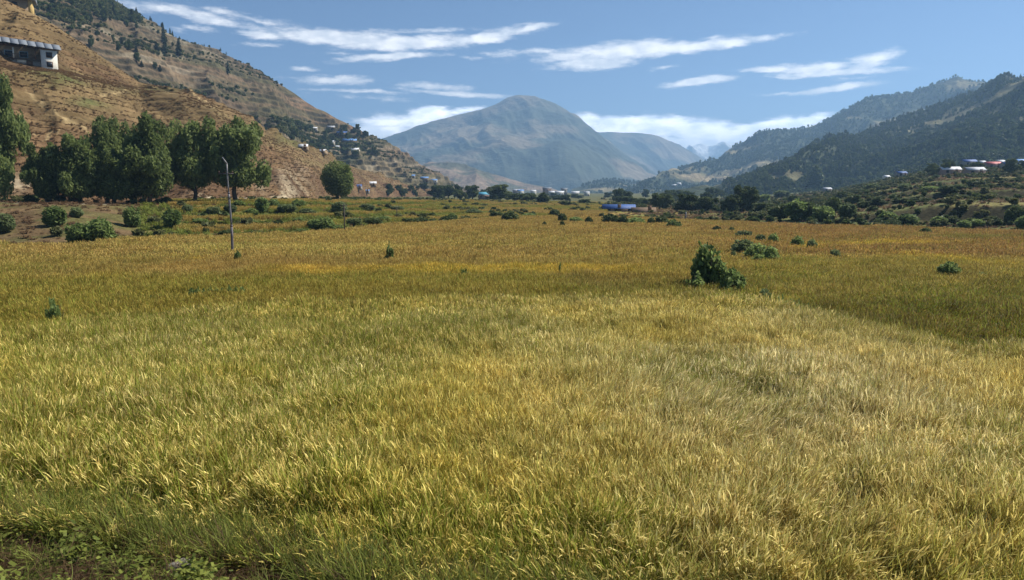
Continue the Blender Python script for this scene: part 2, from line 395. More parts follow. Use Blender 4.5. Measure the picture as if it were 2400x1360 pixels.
# ------------------------------------------------------------------ crop and cover colours
STRAW = np.array([0.80, 0.69, 0.37]); YELG = np.array([0.74, 0.61, 0.18]); OLIVE = np.array([0.385, 0.295, 0.078])
GOLD = np.array([0.47, 0.335, 0.100]); RUST = np.array([0.36, 0.21, 0.072]); YEL = np.array([0.74, 0.53, 0.08]); GREEN = np.array([0.15, 0.165, 0.035])
DARK = np.array([0.21, 0.155, 0.045])
def crop_colour(X, Y):
    px, py, ye, yl, yr, Yp = ground_parts(X, Y)
    _, py = proj(X, Yp, np.where(Yp < ye, 0.5, -0.1))
    n1 = fbm(X / 5, Y / 5, 61, 4); n2 = fbm(X / 1.6, Y / 1.6, 71, 3); n3 = fbm(X / 18, Y / 12, 81, 3)
    c = mix(YELG, STRAW, np.clip(sstep(800, 1700, px) * 0.25 + .55 * blob(px, py, 1900, 960, 420, 190) + .4 * blob(px, py, 1200, 900, 230, 130) + .35 * blob(px, py, 1650, 1280, 350, 90) + (n1 - 0.5) * 1.5 + 0.10, 0, 1))
    c = mix(c, OLIVE, 0.55 * sstep(0.5, 0.66, n3) * (py < 1100))
    c = mix(c, OLIVE * 1.25, (1 - sstep(0, 70, py - lin(px, EDGE1))) * 0.6)
    far = Yp > ye
    bund = np.exp(-((Yp - ye - .9) / 1.3) ** 2)  # dark strip behind the field step edge: shade put into the crop colour
    m = mix(OLIVE * .92, OLIVE * 1.05 + np.array([0.01, 0.015, -0.01]), sstep(0.4, 0.6, n3))
    m = mix(m, DARK, 0.7 * sstep(1800, 1950, px) * sstep(690, 715, py))
    m = mix(m, OLIVE * 1.18, 0.75 * sstep(1720, 1850, px) * (1 - sstep(680, 720, py)) * sstep(595, 620, py))
    m = mix(m, DARK * 1.15, 0.6 * sstep(2230, 2330, px + (py - 670) * 2.2) * sstep(648, 662, py))
    g = mix(GOLD, OLIVE * 1.2, np.clip(sstep(560, 640, py) * 0.35 + (n3 - 0.5) * 0.8, 0, 1))
    m = mix(m, g, (1 - sstep(636, 668, py + 16 * (n1 - 0.5))) * (1 - 0.85 * sstep(1650, 1850, px) * sstep(590, 620, py)))
    m = mix(m, YEL, 0.7 * sstep(622, 628, py) * (1 - sstep(638, 652, py)) * sstep(560, 700, px) * (1 - sstep(1400, 1620, px)) * sstep(.35, .6, n1 + .1))
    m = mix(m, YELG * 0.8, 0.55 * sstep(572, 577, py) * (1 - sstep(583, 590, py)) * sstep(330, 420, px) * (1 - sstep(900, 1000, px)))
    m = mix(m, RUST, 0.8 * (1 - sstep(596, 612, py + (2400 - px) * 0.01)) * sstep(1500, 1900, px))
    m = mix(m, GREEN * 1.2, 0.6 * blob(px, py, 2300, 556, 160, 5))
    m = mix(m, YEL, 0.8 * blob(px, py, 2080, 572, 140, 4) + 0.8 * blob(px, py - (px - 2200) * 0.09, 2230, 608, 150, 5))
    m = mix(m, RUST * 1.15, 0.3 * (1 - sstep(545, 560, py)) * sstep(900, 1000, px) * sstep(.42, .55, n3))
    m = mix(m, GREEN, .55 * bund)  # paints that step shade in as dark green
    c = np.where(far[..., None], m, c)
    c = mix(c, YEL, 0.9 * blob(px, py, 250, 650, 40, 6) + 0.8 * blob(px, py, 462, 610, 22, 4) + .7 * blob(px, py, 1900, 580, 40, 5))
    c = c * (0.78 + 0.44 * n2)[..., None]
    green = 0.66 + 0.9 * (n1 - 0.5) + 0.5 * (n3 - .5)
    green = green + 0.28 * (1 - sstep(700, 1500, px)) * (~far)
    green = green + 0.75 * sstep(1110, 1280, py) * (1 - sstep(1300, 1700, px))
    green = green - 0.22 * blob(px, py, 1900, 960, 450, 220) * (~far)
    green = green - 0.12 * far - 0.15 * far * (py < 640) + 0.12 * far * (px > 1750) * (py > 600)
    green = green + 0.3 * blob(px, py, 1760, 690, 130, 40)
    return c, np.clip(green, 0.04, 0.95)
def in_crop(X, Y):
    px, py, ye, yl, yr, Yp = ground_parts(X, Y)
    return (Yp < yl - 1) & (Yp < np.where(px > 1300, yr, 1e9) - 0.5) & (verge(X, Y) < 0.5)

# ------------------------------------------------------------------ the ground sheet
def spaced(segs):
    out = [segs[0][0]]
    for a, b, st, gr in segs:
        v = a
        while v < b - 1e-6:
            v += st; st *= gr; out.append(min(v, b))
    return np.array(sorted(set(np.round(out, 4))))
xs = spaced([(0, 12, 0.35, 1.0), (12, 150, 0.8, 1.003), (150, 5600, 1.6, 1.09)])
xs = np.concatenate([-xs[:0:-1], xs])
ys = spaced([(-420, -10, 40, 0.93), (-10, 3, 1.2, 0.97), (3, 16, 0.3, 1.0), (16, 60, 0.5, 1.0), (60, 230, 0.9, 1.0), (230, 420, 2, 1.0), (420, 9400, 4, 1.1)])
GX, GY = np.meshgrid(xs, ys)
GZ = G(GX, GY)
gy_, gx_ = np.gradient(GZ, ys, xs)
slope = np.hypot(gx_, gy_)
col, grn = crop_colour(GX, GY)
px, py, ye, yl, yr, Yp = ground_parts(GX, GY)
ic = in_crop(GX, GY)
n1 = fbm(GX / 4, GY / 4, 91, 4); n2 = fbm(GX / 16, GY / 9, 95, 4)
cropc = mix(col, np.array([0.10, 0.12, 0.025]), 0.35 * grn)
base = cropc * mix(np.full(GX.shape + (1,), 0.30), np.ones((1,)), sstep(80, 170, Yp))
dry = mix(np.array([0.145, 0.098, 0.05]), np.array([0.105, 0.095, 0.036]), sstep(0.42, 0.6, n1))
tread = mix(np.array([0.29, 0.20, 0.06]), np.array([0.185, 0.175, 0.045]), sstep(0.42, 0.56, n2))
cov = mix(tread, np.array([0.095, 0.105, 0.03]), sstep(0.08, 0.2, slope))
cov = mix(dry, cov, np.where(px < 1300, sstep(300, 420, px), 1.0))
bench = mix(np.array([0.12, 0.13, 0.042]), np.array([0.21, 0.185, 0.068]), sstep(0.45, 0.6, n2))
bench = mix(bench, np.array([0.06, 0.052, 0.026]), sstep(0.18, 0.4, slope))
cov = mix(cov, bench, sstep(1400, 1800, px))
vr = verge(GX, GY)
vc = mix(np.array([0.20, 0.16, 0.095]), np.array([0.085, 0.085, 0.035]), sstep(0.4, 0.6, n1))
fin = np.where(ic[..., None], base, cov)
fin = mix(fin, vc, vr)
fin = mix(fin, np.array([0.085, 0.092, 0.042]) * (0.7 + 0.6 * n1[..., None]), 0.85 * sstep(300, 430, Yp))
# gravel road along the foot of the left hill
road = np.exp(-((Yp - (yl + lin(px, BANKW) + 3)) / 2.2) ** 2) * (1 - sstep(750, 900, px))
fin = mix(fin, np.array([0.30, 0.27, 0.22]), 0.8 * road)
ny, nx = GX.shape
I = np.arange(ny * nx).reshape(ny, nx)
Q = np.stack([I[:-1, :-1], I[:-1, 1:], I[1:, 1:], I[1:, :-1]], -1).reshape(-1, 4)
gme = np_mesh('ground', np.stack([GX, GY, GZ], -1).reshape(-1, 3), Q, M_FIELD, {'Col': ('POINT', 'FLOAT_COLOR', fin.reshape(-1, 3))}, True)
ground = tag(link('ground', gme), 'flat valley floor with terraced banks at both sides', kind='structure')

# ------------------------------------------------------------------ hills (lofted from foot to ridge, with a back slope)
TREES = []
def interp_rows(rows, t):
    return [np.stack([np.interp(t, (p[:, 0] - p[0, 0]) / (p[-1, 0] - p[0, 0]), p[:, k]) for k in range(3)], -1) for p in map(lambda r: np.asarray(r, float), rows)]
def loft(name, rows, ncol, nrow, mat, colour, disp, back=0.35, label=None, jag=0.0):
    rr = [at(r[:, 0], r[:, 1], r[:, 2]) for r in interp_rows(rows, np.linspace(0, 1, ncol))]
    # soften the kinks of the measured rows
    for k, r in enumerate(rr):
        for _ in range(2):
            s = r.copy(); s[1:-1] = 0.25 * r[:-2] + 0.5 * r[1:-1] + 0.25 * r[2:]; r = s
        rr[k] = r
    low = rr[0].copy(); low[:, 2] -= 6 + 0.02 * low[:, 1]
    rr[0] = low
    ridge = rr[-1]
    bk = ridge.copy(); hgt = np.maximum(ridge[:, 2] - 0, 10)
    d = ridge.copy(); d[:, 2] = 0; d /= np.linalg.norm(d, axis=1)[:, None]
    bk = ridge + d * (hgt * 1.6)[:, None] * (back / 0.35); bk[:, 2] = -20
    mid = ridge * 0.55 + bk * 0.45; mid[:, 2] = ridge[:, 2] * 0.72
    P = np.stack(rr + [mid, bk]); K = len(rr)
    kv = np.concatenate([np.linspace(0, 1, K), [1.25, 1.6]])
    v = np.concatenate([np.linspace(0, 1, nrow), np.linspace(1, 1.6, max(6, nrow // 8))[1:]])
    # monotone blend between rows
    out = np.zeros((len(v), ncol, 3))
    for i, vv in enumerate(v):
        j = min(np.searchsorted(kv, vv, 'right') - 1, len(kv) - 2)
        t = (vv - kv[j]) / (kv[j + 1] - kv[j])
        p0, p1, p2, p3 = P[max(j - 1, 0)], P[j], P[j + 1], P[min(j + 2, len(kv) - 1)]
        lin_ = p1 * (1 - t) + p2 * t
        cr = 0.5 * ((2 * p1) + (-p0 + p2) * t + (2 * p0 - 5 * p1 + 4 * p2 - p3) * t * t + (-p0 + 3 * p1 - 3 * p2 + p3) * t ** 3)
        out[i] = 0.5 * lin_ + 0.5 * cr if 0 < j < K - 1 else lin_
    V2 = np.broadcast_to(v[:, None], out.shape[:2])
    px, py = proj(out[..., 0], out[..., 1], out[..., 2])
    out[..., 2] += disp(out, V2, px, py)
    if jag: out[..., 2] += jag * (fbm(out[..., 0] / (jag * 9), out[..., 1] / (jag * 9), 5, 3) - 0.5)
    gz = np.gradient(out[..., 2], axis=0) / np.maximum(np.hypot(np.gradient(out[..., 0], axis=0), np.gradient(out[..., 1], axis=0)), 1e-3)
    c = colour(out, V2, px, py, gz)
    nr = len(v)
    I = np.arange(nr * ncol).reshape(nr, ncol)
    Q = np.stack([I[:-1, :-1], I[:-1, 1:], I[1:, 1:], I[1:, :-1]], -1).reshape(-1, 4)
    me = np_mesh(name, out.reshape(-1, 3), Q, mat, {'Col': ('POINT', 'FLOAT_COLOR', c.reshape(-1, 3))}, True)
    o = tag(link(name, me), label, kind='structure')
    return o, out, V2, px, py
def edge_mask(V, a=0.12, b=0.9):
    return sstep(0, a, V) * (1 - 0.85 * sstep(b, 1.0, V))
C3 = lambda *a: np.array(a)

def terr(z, h, k):
    q = z / h; f = np.floor(q); r = q - f
    return (f + sstep(0.68, 1.0, r)) * h * k + z * (1 - k) - z
# near brown spur with the house
XA = [-500, 0, 135, 250, 330, 430, 500, 535, 600, 660, 735, 800, 870, 940, 1050]
def rowsA(*yd): return [[(x, y, d) for x, (y, d) in zip(XA, r)] for r in yd]
A_ROWS = rowsA(
    [(440, 85), (446, 122), (450, 128), (455, 132), (458, 136), (458, 140), (458, 148), (458, 150), (458, 160), (458, 175), (458, 210), (458, 300), (458, 400), (457, 470), (462, 560)],
    [(270, 100), (310, 134), (320, 143), (338, 158), (345, 166), (350, 168), (365, 170), (378, 172), (398, 184), (410, 200), (424, 240), (436, 330), (442, 420), (450, 500), (461, 580)],
    [(90, 118), (166, 150), (176, 164), (202, 190), (216, 208), (230, 205), (262, 200), (290, 200), (335, 212), (362, 230), (395, 275), (415, 360), (428, 440), (443, 520), (460, 600)],
    [(60, 140), (150, 166), (160, 178), (188, 207), (203, 226), (217, 225), (246, 220), (272, 222), (310, 235), (332, 260), (360, 305), (395, 390), (412, 460), (436, 540), (458, 620)],
    [(-150, 180), (-6, 196), (62, 208), (142, 230), (197, 246), (211, 242), (240, 236), (265, 236), (300, 250), (320, 280), (345, 320), (385, 405), (402, 480), (428, 560), (455, 640)])
def dispA(P, V, px, py):
    m = sstep(0.02, 0.2, V) * (1 - 0.8 * sstep(0.45, 0.55, V) * (1 - sstep(0.72, 0.8, V))) * (1 - 0.9 * sstep(0.9, 1.0, V))
    u = P[..., 0] * 0.75 + P[..., 1] * 0.65
    g = ridged(u / 26 + 0.6 * fbm(P[..., 0] / 30, P[..., 2] / 20, 3, 2), P[..., 2] / 60, 12, 3)
    d = m * ((g - 0.62) * 11.0 + 1.8 * (fbm(P[..., 0] / 9, P[..., 1] / 9 + P[..., 2] / 9, 15, 4) - 0.5))
    zz = P[..., 2] + d + 1.2 * fbm(P[..., 0] / 14, P[..., 1] / 14, 17, 3)
    return d + m * terr(zz, 1.5, 0.75)
def colA(P, V, px, py, gz):
    n = fbm(P[..., 0] / 16, P[..., 2] / 8 + P[..., 1] / 20, 22, 5); f = fbm(P[..., 0] / 3, P[..., 2] / 2 + P[..., 1] / 4, 24, 3)
    c = mix(C3(0.112, 0.067, 0.037), C3(0.162, 0.101, 0.053), sstep(0.35, 0.65, n))
    c = mix(c, C3(0.15, 0.115, 0.052), 0.5 * sstep(0.53, 0.66, fbm(P[..., 0] / 22, P[..., 2] / 10, 28, 4)))
    c = mix(c, C3(0.14, 0.125, 0.05), 0.55 * (1 - sstep(0.0, 0.4, gz)) * sstep(.4, .55, n))
    c = mix(c, C3(0.085, 0.10, 0.035), 0.8 * np.minimum(1, blob(px, py, 210, 243, 42, 10) + blob(px, py, 160, 195, 40, 12) + .8 * blob(px, py, 110, 172, 60, 10) + .8 * blob(px, py, 700, 332, 60, 10) + .6 * blob(px, py, 350, 205, 90, 8)))
    cut = np.minimum(1, 1.2 * blob(px, py, 650, 446, 60, 14) + 1.2 * blob(px, py, 520, 445, 60, 18) + 0.6 * blob(px, py, 612, 395, 14, 26) + 1.1 * blob(px, py, 60, 425, 45, 22) + .7 * blob(px, py, 680, 415, 40, 25))
    c = mix(c, C3(0.36, 0.30, 0.205), .85 * cut * sstep(0.38, 0.55, f))
    # foot paths
    for (x0, y0, x1, y1) in ((60, 205, 210, 310), (95, 300, 150, 288), (20, 300, 120, 285), (440, 215, 500, 250), (230, 215, 330, 205)):
        L2 = (x1 - x0) ** 2 + (y1 - y0) ** 2
        t = np.clip(((px - x0) * (x1 - x0) + (py - y0) * (y1 - y0)) / L2, 0, 1)
        d = np.hypot(px - x0 - t * (x1 - x0), py - y0 - t * (y1 - y0) + 4 * (f - 0.5))
        c = mix(c, C3(0.36, 0.27, 0.14), 0.7 * np.exp(-(d / 2.2) ** 2))
    return c * (0.8 + 0.4 * f)[..., None]
hillA = loft('near_hill', A_ROWS, 560, 380, M_SLOPE, colA, dispA, 0.2, 'brown grassy spur carrying the white house')

# big terraced hill behind it
B_ROWS = [
    [(-700, 445, 230), (0, 445, 300), (500, 445, 340), (680, 447, 400), (840, 450, 480), (960, 452, 560), (1065, 456, 700), (1110, 460, 800)],
    [(-700, 100, 330), (0, 60, 410), (330, 165, 480), (500, 232, 520), (680, 305, 580), (840, 365, 640), (960, 408, 720), (1065, 441, 800), (1110, 455, 860)],
    [(-700, -700, 480), (-300, -420, 520), (0, -190, 570), (215, -25, 620), (250, 0, 640), (330, 45, 660), (400, 85, 680), (500, 120, 700), (590, 160, 720), (680, 210, 750), (760, 262, 780), (840, 303, 800), (870, 322, 815), (900, 332, 830), (960, 370, 860), (1010, 402, 880), (1065, 434, 900), (1110, 452, 920)]]
def dispB(P, V, px, py):
    m = edge_mask(V, .1, .88)
    g = ridged((P[..., 0] + 0.5 * P[..., 1]) / 95 + 0.5 * fbm(P[..., 0] / 90, P[..., 1] / 90, 33, 2), P[..., 2] / 190, 36, 4)
    d = m * ((g - 0.62) * 34 + 7 * (fbm(P[..., 0] / 26, P[..., 1] / 26, 38, 4) - 0.5))
    zz = P[..., 2] + d + 3 * fbm(P[..., 0] / 60, P[..., 1] / 60, 39, 3)
    return d + terr(zz, 5.2, 0.95) * sstep(0.02, 0.1, V) * (1 - sstep(.93, 1.0, V)) * (0.55 + 0.45 * sstep(0.33, 0.5, fbm(P[..., 0] / 120, P[..., 1] / 120, 40, 3)))
def colB(P, V, px, py, gz):
    n = fbm(P[..., 0] / 60, P[..., 2] / 30, 42, 5); f = fbm(P[..., 0] / 9, P[..., 2] / 5, 44, 4)
    c = mix(C3(0.14, 0.115, 0.07), C3(0.20, 0.14, 0.085), sstep(0.4, 0.62, n))
    c = mix(c, C3(0.22, 0.135, 0.078), 0.7 * sstep(0.72, 0.95, V) * sstep(450, 640, px))
    c = mix(c, C3(0.27, 0.19, 0.095), 0.6 * (1 - sstep(0.2, 0.7, V)) * sstep(760, 860, px))
    c = mix(c, C3(0.11, 0.105, 0.05), 0.7 * sstep(0.5, 0.62, fbm(P[..., 0] / 45, P[..., 2] / 16, 46, 4)))
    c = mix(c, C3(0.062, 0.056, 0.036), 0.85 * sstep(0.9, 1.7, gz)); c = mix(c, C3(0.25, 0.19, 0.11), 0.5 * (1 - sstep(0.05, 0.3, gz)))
    c = mix(c, C3(0.30, 0.25, 0.18), 0.5 * sstep(0.62, 0.72, f))
    wood = np.minimum(1, blob(px, py, 215, 20, 150, 40) + .5 * blob(px, py, 330, 130, 100, 40) + blob(px, py, 790, 345, 85, 24) + .9 * blob(px, py, 690, 300, 60, 26) + .4 * blob(px, py, 560, 230, 120, 50))
    c = mix(c, C3(0.07, 0.082, 0.035), 0.8 * wood * sstep(0.35, 0.6, f))
    return c * (0.54 + 0.38 * f)[..., None]
hillB = loft('terraced_hill', B_ROWS, 640, 420, M_HILL, colB, dispB, 0.3, 'tall grey brown hillside cut into terraces above the village', jag=1.2)

# low tan foothill, hazy, left of the mountain
C_ROWS = [[(900, 457, 1700), (1340, 458, 1700)],
          [(900, 440, 2000), (1000, 415, 2000), (1100, 422, 2000), (1200, 440, 2000), (1340, 455, 2000)],
          [(900, 425, 2300), (950, 400, 2300), (1000, 382, 2300), (1050, 380, 2300), (1090, 388, 2300), (1150, 404, 2300), (1200, 420, 2300), (1260, 437, 2300), (1340, 455, 2300)]]
def dispC(P, V, px, py):
    return (1 - sstep(1180, 1340, px)) * edge_mask(V, .1, .85) * ((ridged(P[..., 0] / 160, P[..., 1] / 260, 52, 4) - 0.6) * 55) + 5 * V * (fbm(P[..., 0] / 40, P[..., 1] / 40, 53, 3) - .5)
def colC(P, V, px, py, gz):
    n = fbm(P[..., 0] / 90, P[..., 2] / 40 + P[..., 1] / 120, 55, 5)
    return mix(C3(0.21, 0.155, 0.105), C3(0.09, 0.09, 0.055), sstep(0.46, 0.58, n))
hillC = loft('foothill', C_ROWS, 180, 80, M_HILL, colC, dispC, 0.3, 'low tan foothill in front of the rounded mountain')

# the rounded mountain and its shoulder
D_ROWS = [[(700, 458, 3000), (1700, 458, 3000)],
          [(700, 430, 3500), (905, 400, 3500), (1060, 372, 3500), (1200, 350, 3450), (1330, 370, 3500), (1460, 420, 3500), (1600, 448, 3500), (1700, 455, 3500)],
          [(700, 390, 4000), (905, 352, 4000), (1060, 312, 4000), (1180, 285, 4000), (1250, 282, 4000), (1345, 320, 4000), (1420, 372, 4000), (1520, 425, 4000), (1700, 452, 4000)],
          [(700, 372, 4500), (800, 352, 4500), (880, 330, 4500), (905, 319, 4500), (985, 290, 4500), (1060, 268, 4500), (1130, 256, 4500), (1165, 243, 4500), (1190, 230, 4500), (1215, 224, 4500), (1250, 229, 4500), (1300, 249, 4500), (1345, 271, 4500), (1375, 293, 4500), (1400, 312, 4500), (1440, 340, 4500), (1480, 372, 4500), (1540, 415, 4500), (1700, 450, 4500)]]
def dispD(P, V, px, py):
    w = 0.5 * fbm(P[..., 0] / 700, P[..., 1] / 700, 57, 3)
    g = ridged((P[..., 0] + 0.35 * P[..., 1]) / 620 + w, P[..., 1] / 1500 + w, 62, 5)
    return edge_mask(V, .1, .86) * ((g - 0.6) * 230 + 40 * (fbm(P[..., 0] / 170, P[..., 1] / 170, 64, 5) - 0.5))
def colD(P, V, px, py, gz):
    n = fbm(P[..., 0] / 300, P[..., 2] / 160 + P[..., 1] / 500, 65, 6); f = fbm(P[..., 0] / 60, P[..., 2] / 40 + P[..., 1] / 90, 67, 4)
    c = mix(C3(0.065, 0.075, 0.048), C3(0.19, 0.155, 0.10), sstep(0.42, 0.66, n + 0.16 * (V - .5)))
    return c * (0.8 + 0.4 * f)[..., None]
hillD = loft('mountain', D_ROWS, 420, 240, M_FAR, colD, dispD, 0.3, 'rounded blue grey mountain closing the valley', jag=6)
D2_ROWS = [[(1200, 458, 4600), (1900, 458, 4600)],
           [(1200, 400, 5200), (1400, 375, 5200), (1500, 370, 5200), (1600, 400, 5200), (1700, 430, 5200), (1900, 452, 5200)],
           [(1200, 350, 5800), (1330, 318, 5800), (1400, 311, 5800), (1450, 309, 5800), (1500, 311, 5800), (1545, 318, 5800), (1590, 336, 5800), (1640, 367, 5800), (1700, 405, 5800), (1770, 440, 5800), (1900, 450, 5800)]]
hillD2 = loft('mountain_shoulder', D2_ROWS, 240, 110, M_FAR, colD, dispD, 0.3, 'lower shoulder to the right of the rounded mountain', jag=6)
E_ROWS = [[(1450, 450, 7600), (2000, 450, 7600)],
          [(1450, 420, 8000), (1640, 385, 8000), (1720, 380, 8000), (2000, 420, 8000)],
          [(1450, 400, 8600), (1580, 364, 8600), (1625, 342, 8600), (1642, 334, 8600), (1660, 344, 8600), (1676, 340, 8600), (1694, 331, 8600), (1712, 340, 8600), (1738, 335, 8600), (1765, 347, 8600), (1800, 344, 8600), (1850, 370, 8600), (2000, 400, 8600)]]
def dispE(P, V, px, py):
    return edge_mask(V, .1, .9) * (ridged(P[..., 0] / 240, P[..., 1] / 420, 72, 5) - 0.6) * 200
def colE(P, V, px, py, gz):
    n = fbm(P[..., 0] / 70, P[..., 2] / 50, 75, 4)
    return mix(C3(0.16, 0.15, 0.14), C3(0.85, 0.87, 0.9), sstep(0.66, 0.84, V + 0.35 * (n - 0.5)))
hillE = loft('snow_peaks', E_ROWS, 240, 110, M_FAR, colE, dispE, 0.2, 'far snow streaked peaks under the cloud bank')

# right hand ridges
F_ROWS = [[(1340, 458, 1500), (1700, 456, 1500), (2000, 450, 1450), (2900, 440, 1400)],
          [(1340, 452, 1900), (1500, 440, 1900), (1700, 415, 1900), (1900, 370, 1850), (2100, 320, 1850), (2400, 300, 1850), (2900, 280, 1850)],
          [(1340, 440, 2400), (1385, 425, 2400), (1410, 417, 2400), (1450, 415, 2400), (1500, 419, 2400), (1530, 411, 2400), (1560, 403, 2400), (1640, 385, 2400), (1700, 365, 2350), (1790, 326, 2350), (1860, 304, 2350), (1930, 280, 2300), (2000, 242, 2300), (2035, 225, 2300), (2100, 224, 2300), (2160, 215, 2300), (2200, 208, 2300), (2240, 205, 2300), (2300, 215, 2300), (2400, 205, 2300), (2900, 170, 2300)]]
def dispF(P, V, px, py):
    return dispF0(P, V, px, py) - 8 * sstep(.75, 1, V)
def dispF0(P, V, px, py):
    w = 0.4 * fbm(P[..., 0] / 300, P[..., 1] / 300, 83, 3)
    g = ridged((P[..., 0] - 0.5 * P[..., 1]) / 330 + w, P[..., 1] / 900 + w, 85, 5)
    return sstep(1335, 1560, px) * edge_mask(V, .1, .86) * ((g - 0.6) * 150 + 26 * (fbm(P[..., 0] / 80, P[..., 1] / 80, 87, 5) - 0.5))
def colF(P, V, px, py, gz):
    n = fbm(P[..., 0] / 130, P[..., 2] / 60 + P[..., 1] / 200, 88, 5)
    c = mix(C3(0.055, 0.066, 0.035), C3(0.20, 0.17, 0.09), sstep(0.5, 0.62, n - 0.06 * V + .04))
    c = mix(c, C3(0.30, 0.235, 0.14), 0.7 * sstep(0.62, 0.7, n) * (1 - sstep(0.5, .8, V)))
    return c
hillF = loft('far_wooded_ridge', F_ROWS, 420, 190, M_WOODHILL, colF, dispF, 0.3, 'hazy wooded ridge behind the right hillside', jag=4)
G_ROWS = [[(1540, 457, 760), (1800, 452, 640), (2000, 440, 520), (2400, 408, 450), (2900, 390, 420)],
          [(1540, 453, 860), (1700, 447, 820), (1800, 425, 800), (2000, 375, 760), (2200, 330, 740), (2400, 290, 720), (2900, 240, 700)],
          [(1540, 450, 950), (1640, 444, 1000), (1700, 436, 1050), (1760, 420, 1080), (1800, 403, 1100), (1870, 371, 1120), (1950, 336, 1150), (2030, 301, 1170), (2110, 264, 1190), (2180, 243, 1200), (2260, 219, 1220), (2330, 193, 1240), (2400, 168, 1250), (2900, 20, 1300)]]
def dispG(P, V, px, py):
    return dispG0(P, V, px, py) - 5 * sstep(.75, 1, V)
def dispG0(P, V, px, py):
    w = 0.4 * fbm(P[..., 0] / 200, P[..., 1] / 200, 103, 3)
    g = ridged((P[..., 0] - 0.6 * P[..., 1]) / 230 + w, P[..., 1] / 600 + w, 105, 4)
    return sstep(1530, 1800, px) * edge_mask(V, .08, .86) * ((g - 0.6) * 75 + 16 * (fbm(P[..., 0] / 50, P[..., 1] / 50, 107, 5) - 0.5))
def colG(P, V, px, py, gz):
    n = fbm(P[..., 0] / 90, P[..., 2] / 45 + P[..., 1] / 140, 108, 5)
    open_ = sstep(0.5, 0.64, n + 0.05 * np.exp(-((py - (540 - 0.155 * px) - 0) / 40.0) ** 2) + .16 * blob(px, py, 1980, 375, 90, 14))
    return mix(C3(0.055, 0.066, 0.034), C3(0.14, 0.128, 0.068), open_)
hillG = loft('right_wooded_hill', G_ROWS, 420, 220, M_WOODHILL, colG, dispG, 0.3, 'wooded hillside rising on the right above the village', jag=3)

# ------------------------------------------------------------------ haze
hb = MB().box(-6200, 6200, -600, 10300, -75, 700).mesh('haze')
hm = bpy.data.materials.new('valley_haze'); hm.use_nodes = True
hnt = hm.node_tree; hnt.nodes.clear()
pv = N(hnt, 'ShaderNodeVolumePrincipled'); pv.inputs['Color'].default_value = (0.38, 0.65, 1.0, 1)
pv.inputs['Density'].default_value = HAZE_DENSITY; pv.inputs['Anisotropy'].default_value = 0.25
ho = N(hnt, 'ShaderNodeOutputMaterial'); L(hnt, pv.outputs[0], ho.inputs['Volume'])
hb.materials.append(hm)
tag(link('haze', hb), 'thin blue haze filling the valley', kind='stuff')

# ------------------------------------------------------------------ finding the ground under a photo pixel
def bvh(o):
    me = o.data; V = np.empty(len(me.vertices) * 3, np.float32); me.vertices.foreach_get('co', V)
    Fq = np.empty(len(me.loops), np.int32); me.loops.foreach_get('vertex_index', Fq)
    return BVHTree.FromPolygons(V.reshape(-1, 3).tolist(), Fq.reshape(-1, 4).tolist())
BV = {n: bvh(o) for n, o in (('g', ground), ('A', hillA[0]), ('B', hillB[0]), ('G', hillG[0]), ('F', hillF[0]))}
def hit(x, y, which='gABGF'):
    a, b, c = [float(v) for v in pix_dir(x, y)]
    d = Vector((a, b, c)).normalized(); best = None
    for k in which:
        r = BV[k].ray_cast(Vector((0, 0, H)), d)
        if r[0] is not None and (best is None or r[3] < best[1]): best = (r[0], r[3])
    return best[0] if best else None
def drop(X, Y, which='gABG'):
    z = -1e9
    for k in which:
        r = BV[k].ray_cast(Vector((X, Y, 2000)), Vector((0, 0, -1)))
        if r[0] is not None: z = max(z, r[0].z)
    return Vector((X, Y, z if z > -1e8 else float(G(X, Y))))
def place(x, y, d=None, which='gABGF'):
    if d is not None:
        p = at(float(x), float(y), float(d)); return drop(float(p[0]), float(p[1]), which.replace('F', ''))
    h = hit(x, y, which)
    return h if h is not None else place(x, y, 400)

# ------------------------------------------------------------------ leaf clouds
def quads(C, A, B):
    V = np.stack([C - A - B, C + A - B, C + A + B, C - A + B], 1).reshape(-1, 3)
    return V, np.arange(len(V)).reshape(-1, 4)
def unit(v): return v / (np.linalg.norm(v, axis=-1, keepdims=True) + 1e-9)
def leaf_cloud(lobes, n, size, r, droop=0.0, shell=0.55, elong=1.7):
    """lobes: (x,y,z,rx,ry,rz). Points fill each lobe, thicker towards its skin; clumped."""
    L_ = np.asarray(lobes, float); vol = L_[:, 3] * L_[:, 4] * L_[:, 5]
    per = r.choice(len(L_), n, p=vol ** 0.75 / (vol ** 0.75).sum())
    d = unit(r.normal(size=(n, 3)))
    # twigs: pull directions together so leaves form clumps
    tw = unit(r.normal(size=(max(20, n // 16), 3)))[r.integers(0, max(20, n // 16), n)]
    d = unit(d * 0.38 + tw * (0.8 + 0.3 * r.random((n, 1))))
    rad = shell + (1.12 - shell) * r.random(n) ** 0.8
    C = L_[per, :3] + d * L_[per, 3:] * rad[:, None]
    a = unit(r.normal(size=(n, 3)) + np.array([0, 0, -1.0]) * droop * 3 * np.sign(1.0))
    b = unit(np.cross(a, r.normal(size=(n, 3))))
    s = size * (0.6 + 0.8 * r.random((n, 1)))
    V, Q = quads(C, a * s * elong * 0.5, b * s * 0.5)
    return V, Q, np.clip(0.15 + 0.7 * r.random(n) + 0.25 * (r.random(len(L_)) - 0.5)[per], 0, 1)
def crown_mesh(name, lobes, n, size, mat, r, **kw):
    V, Q, s = leaf_cloud(lobes, n, size, r, **kw)
    return np_mesh(name, V, Q, mat, {'shade': ('FACE', 'FLOAT', s)})
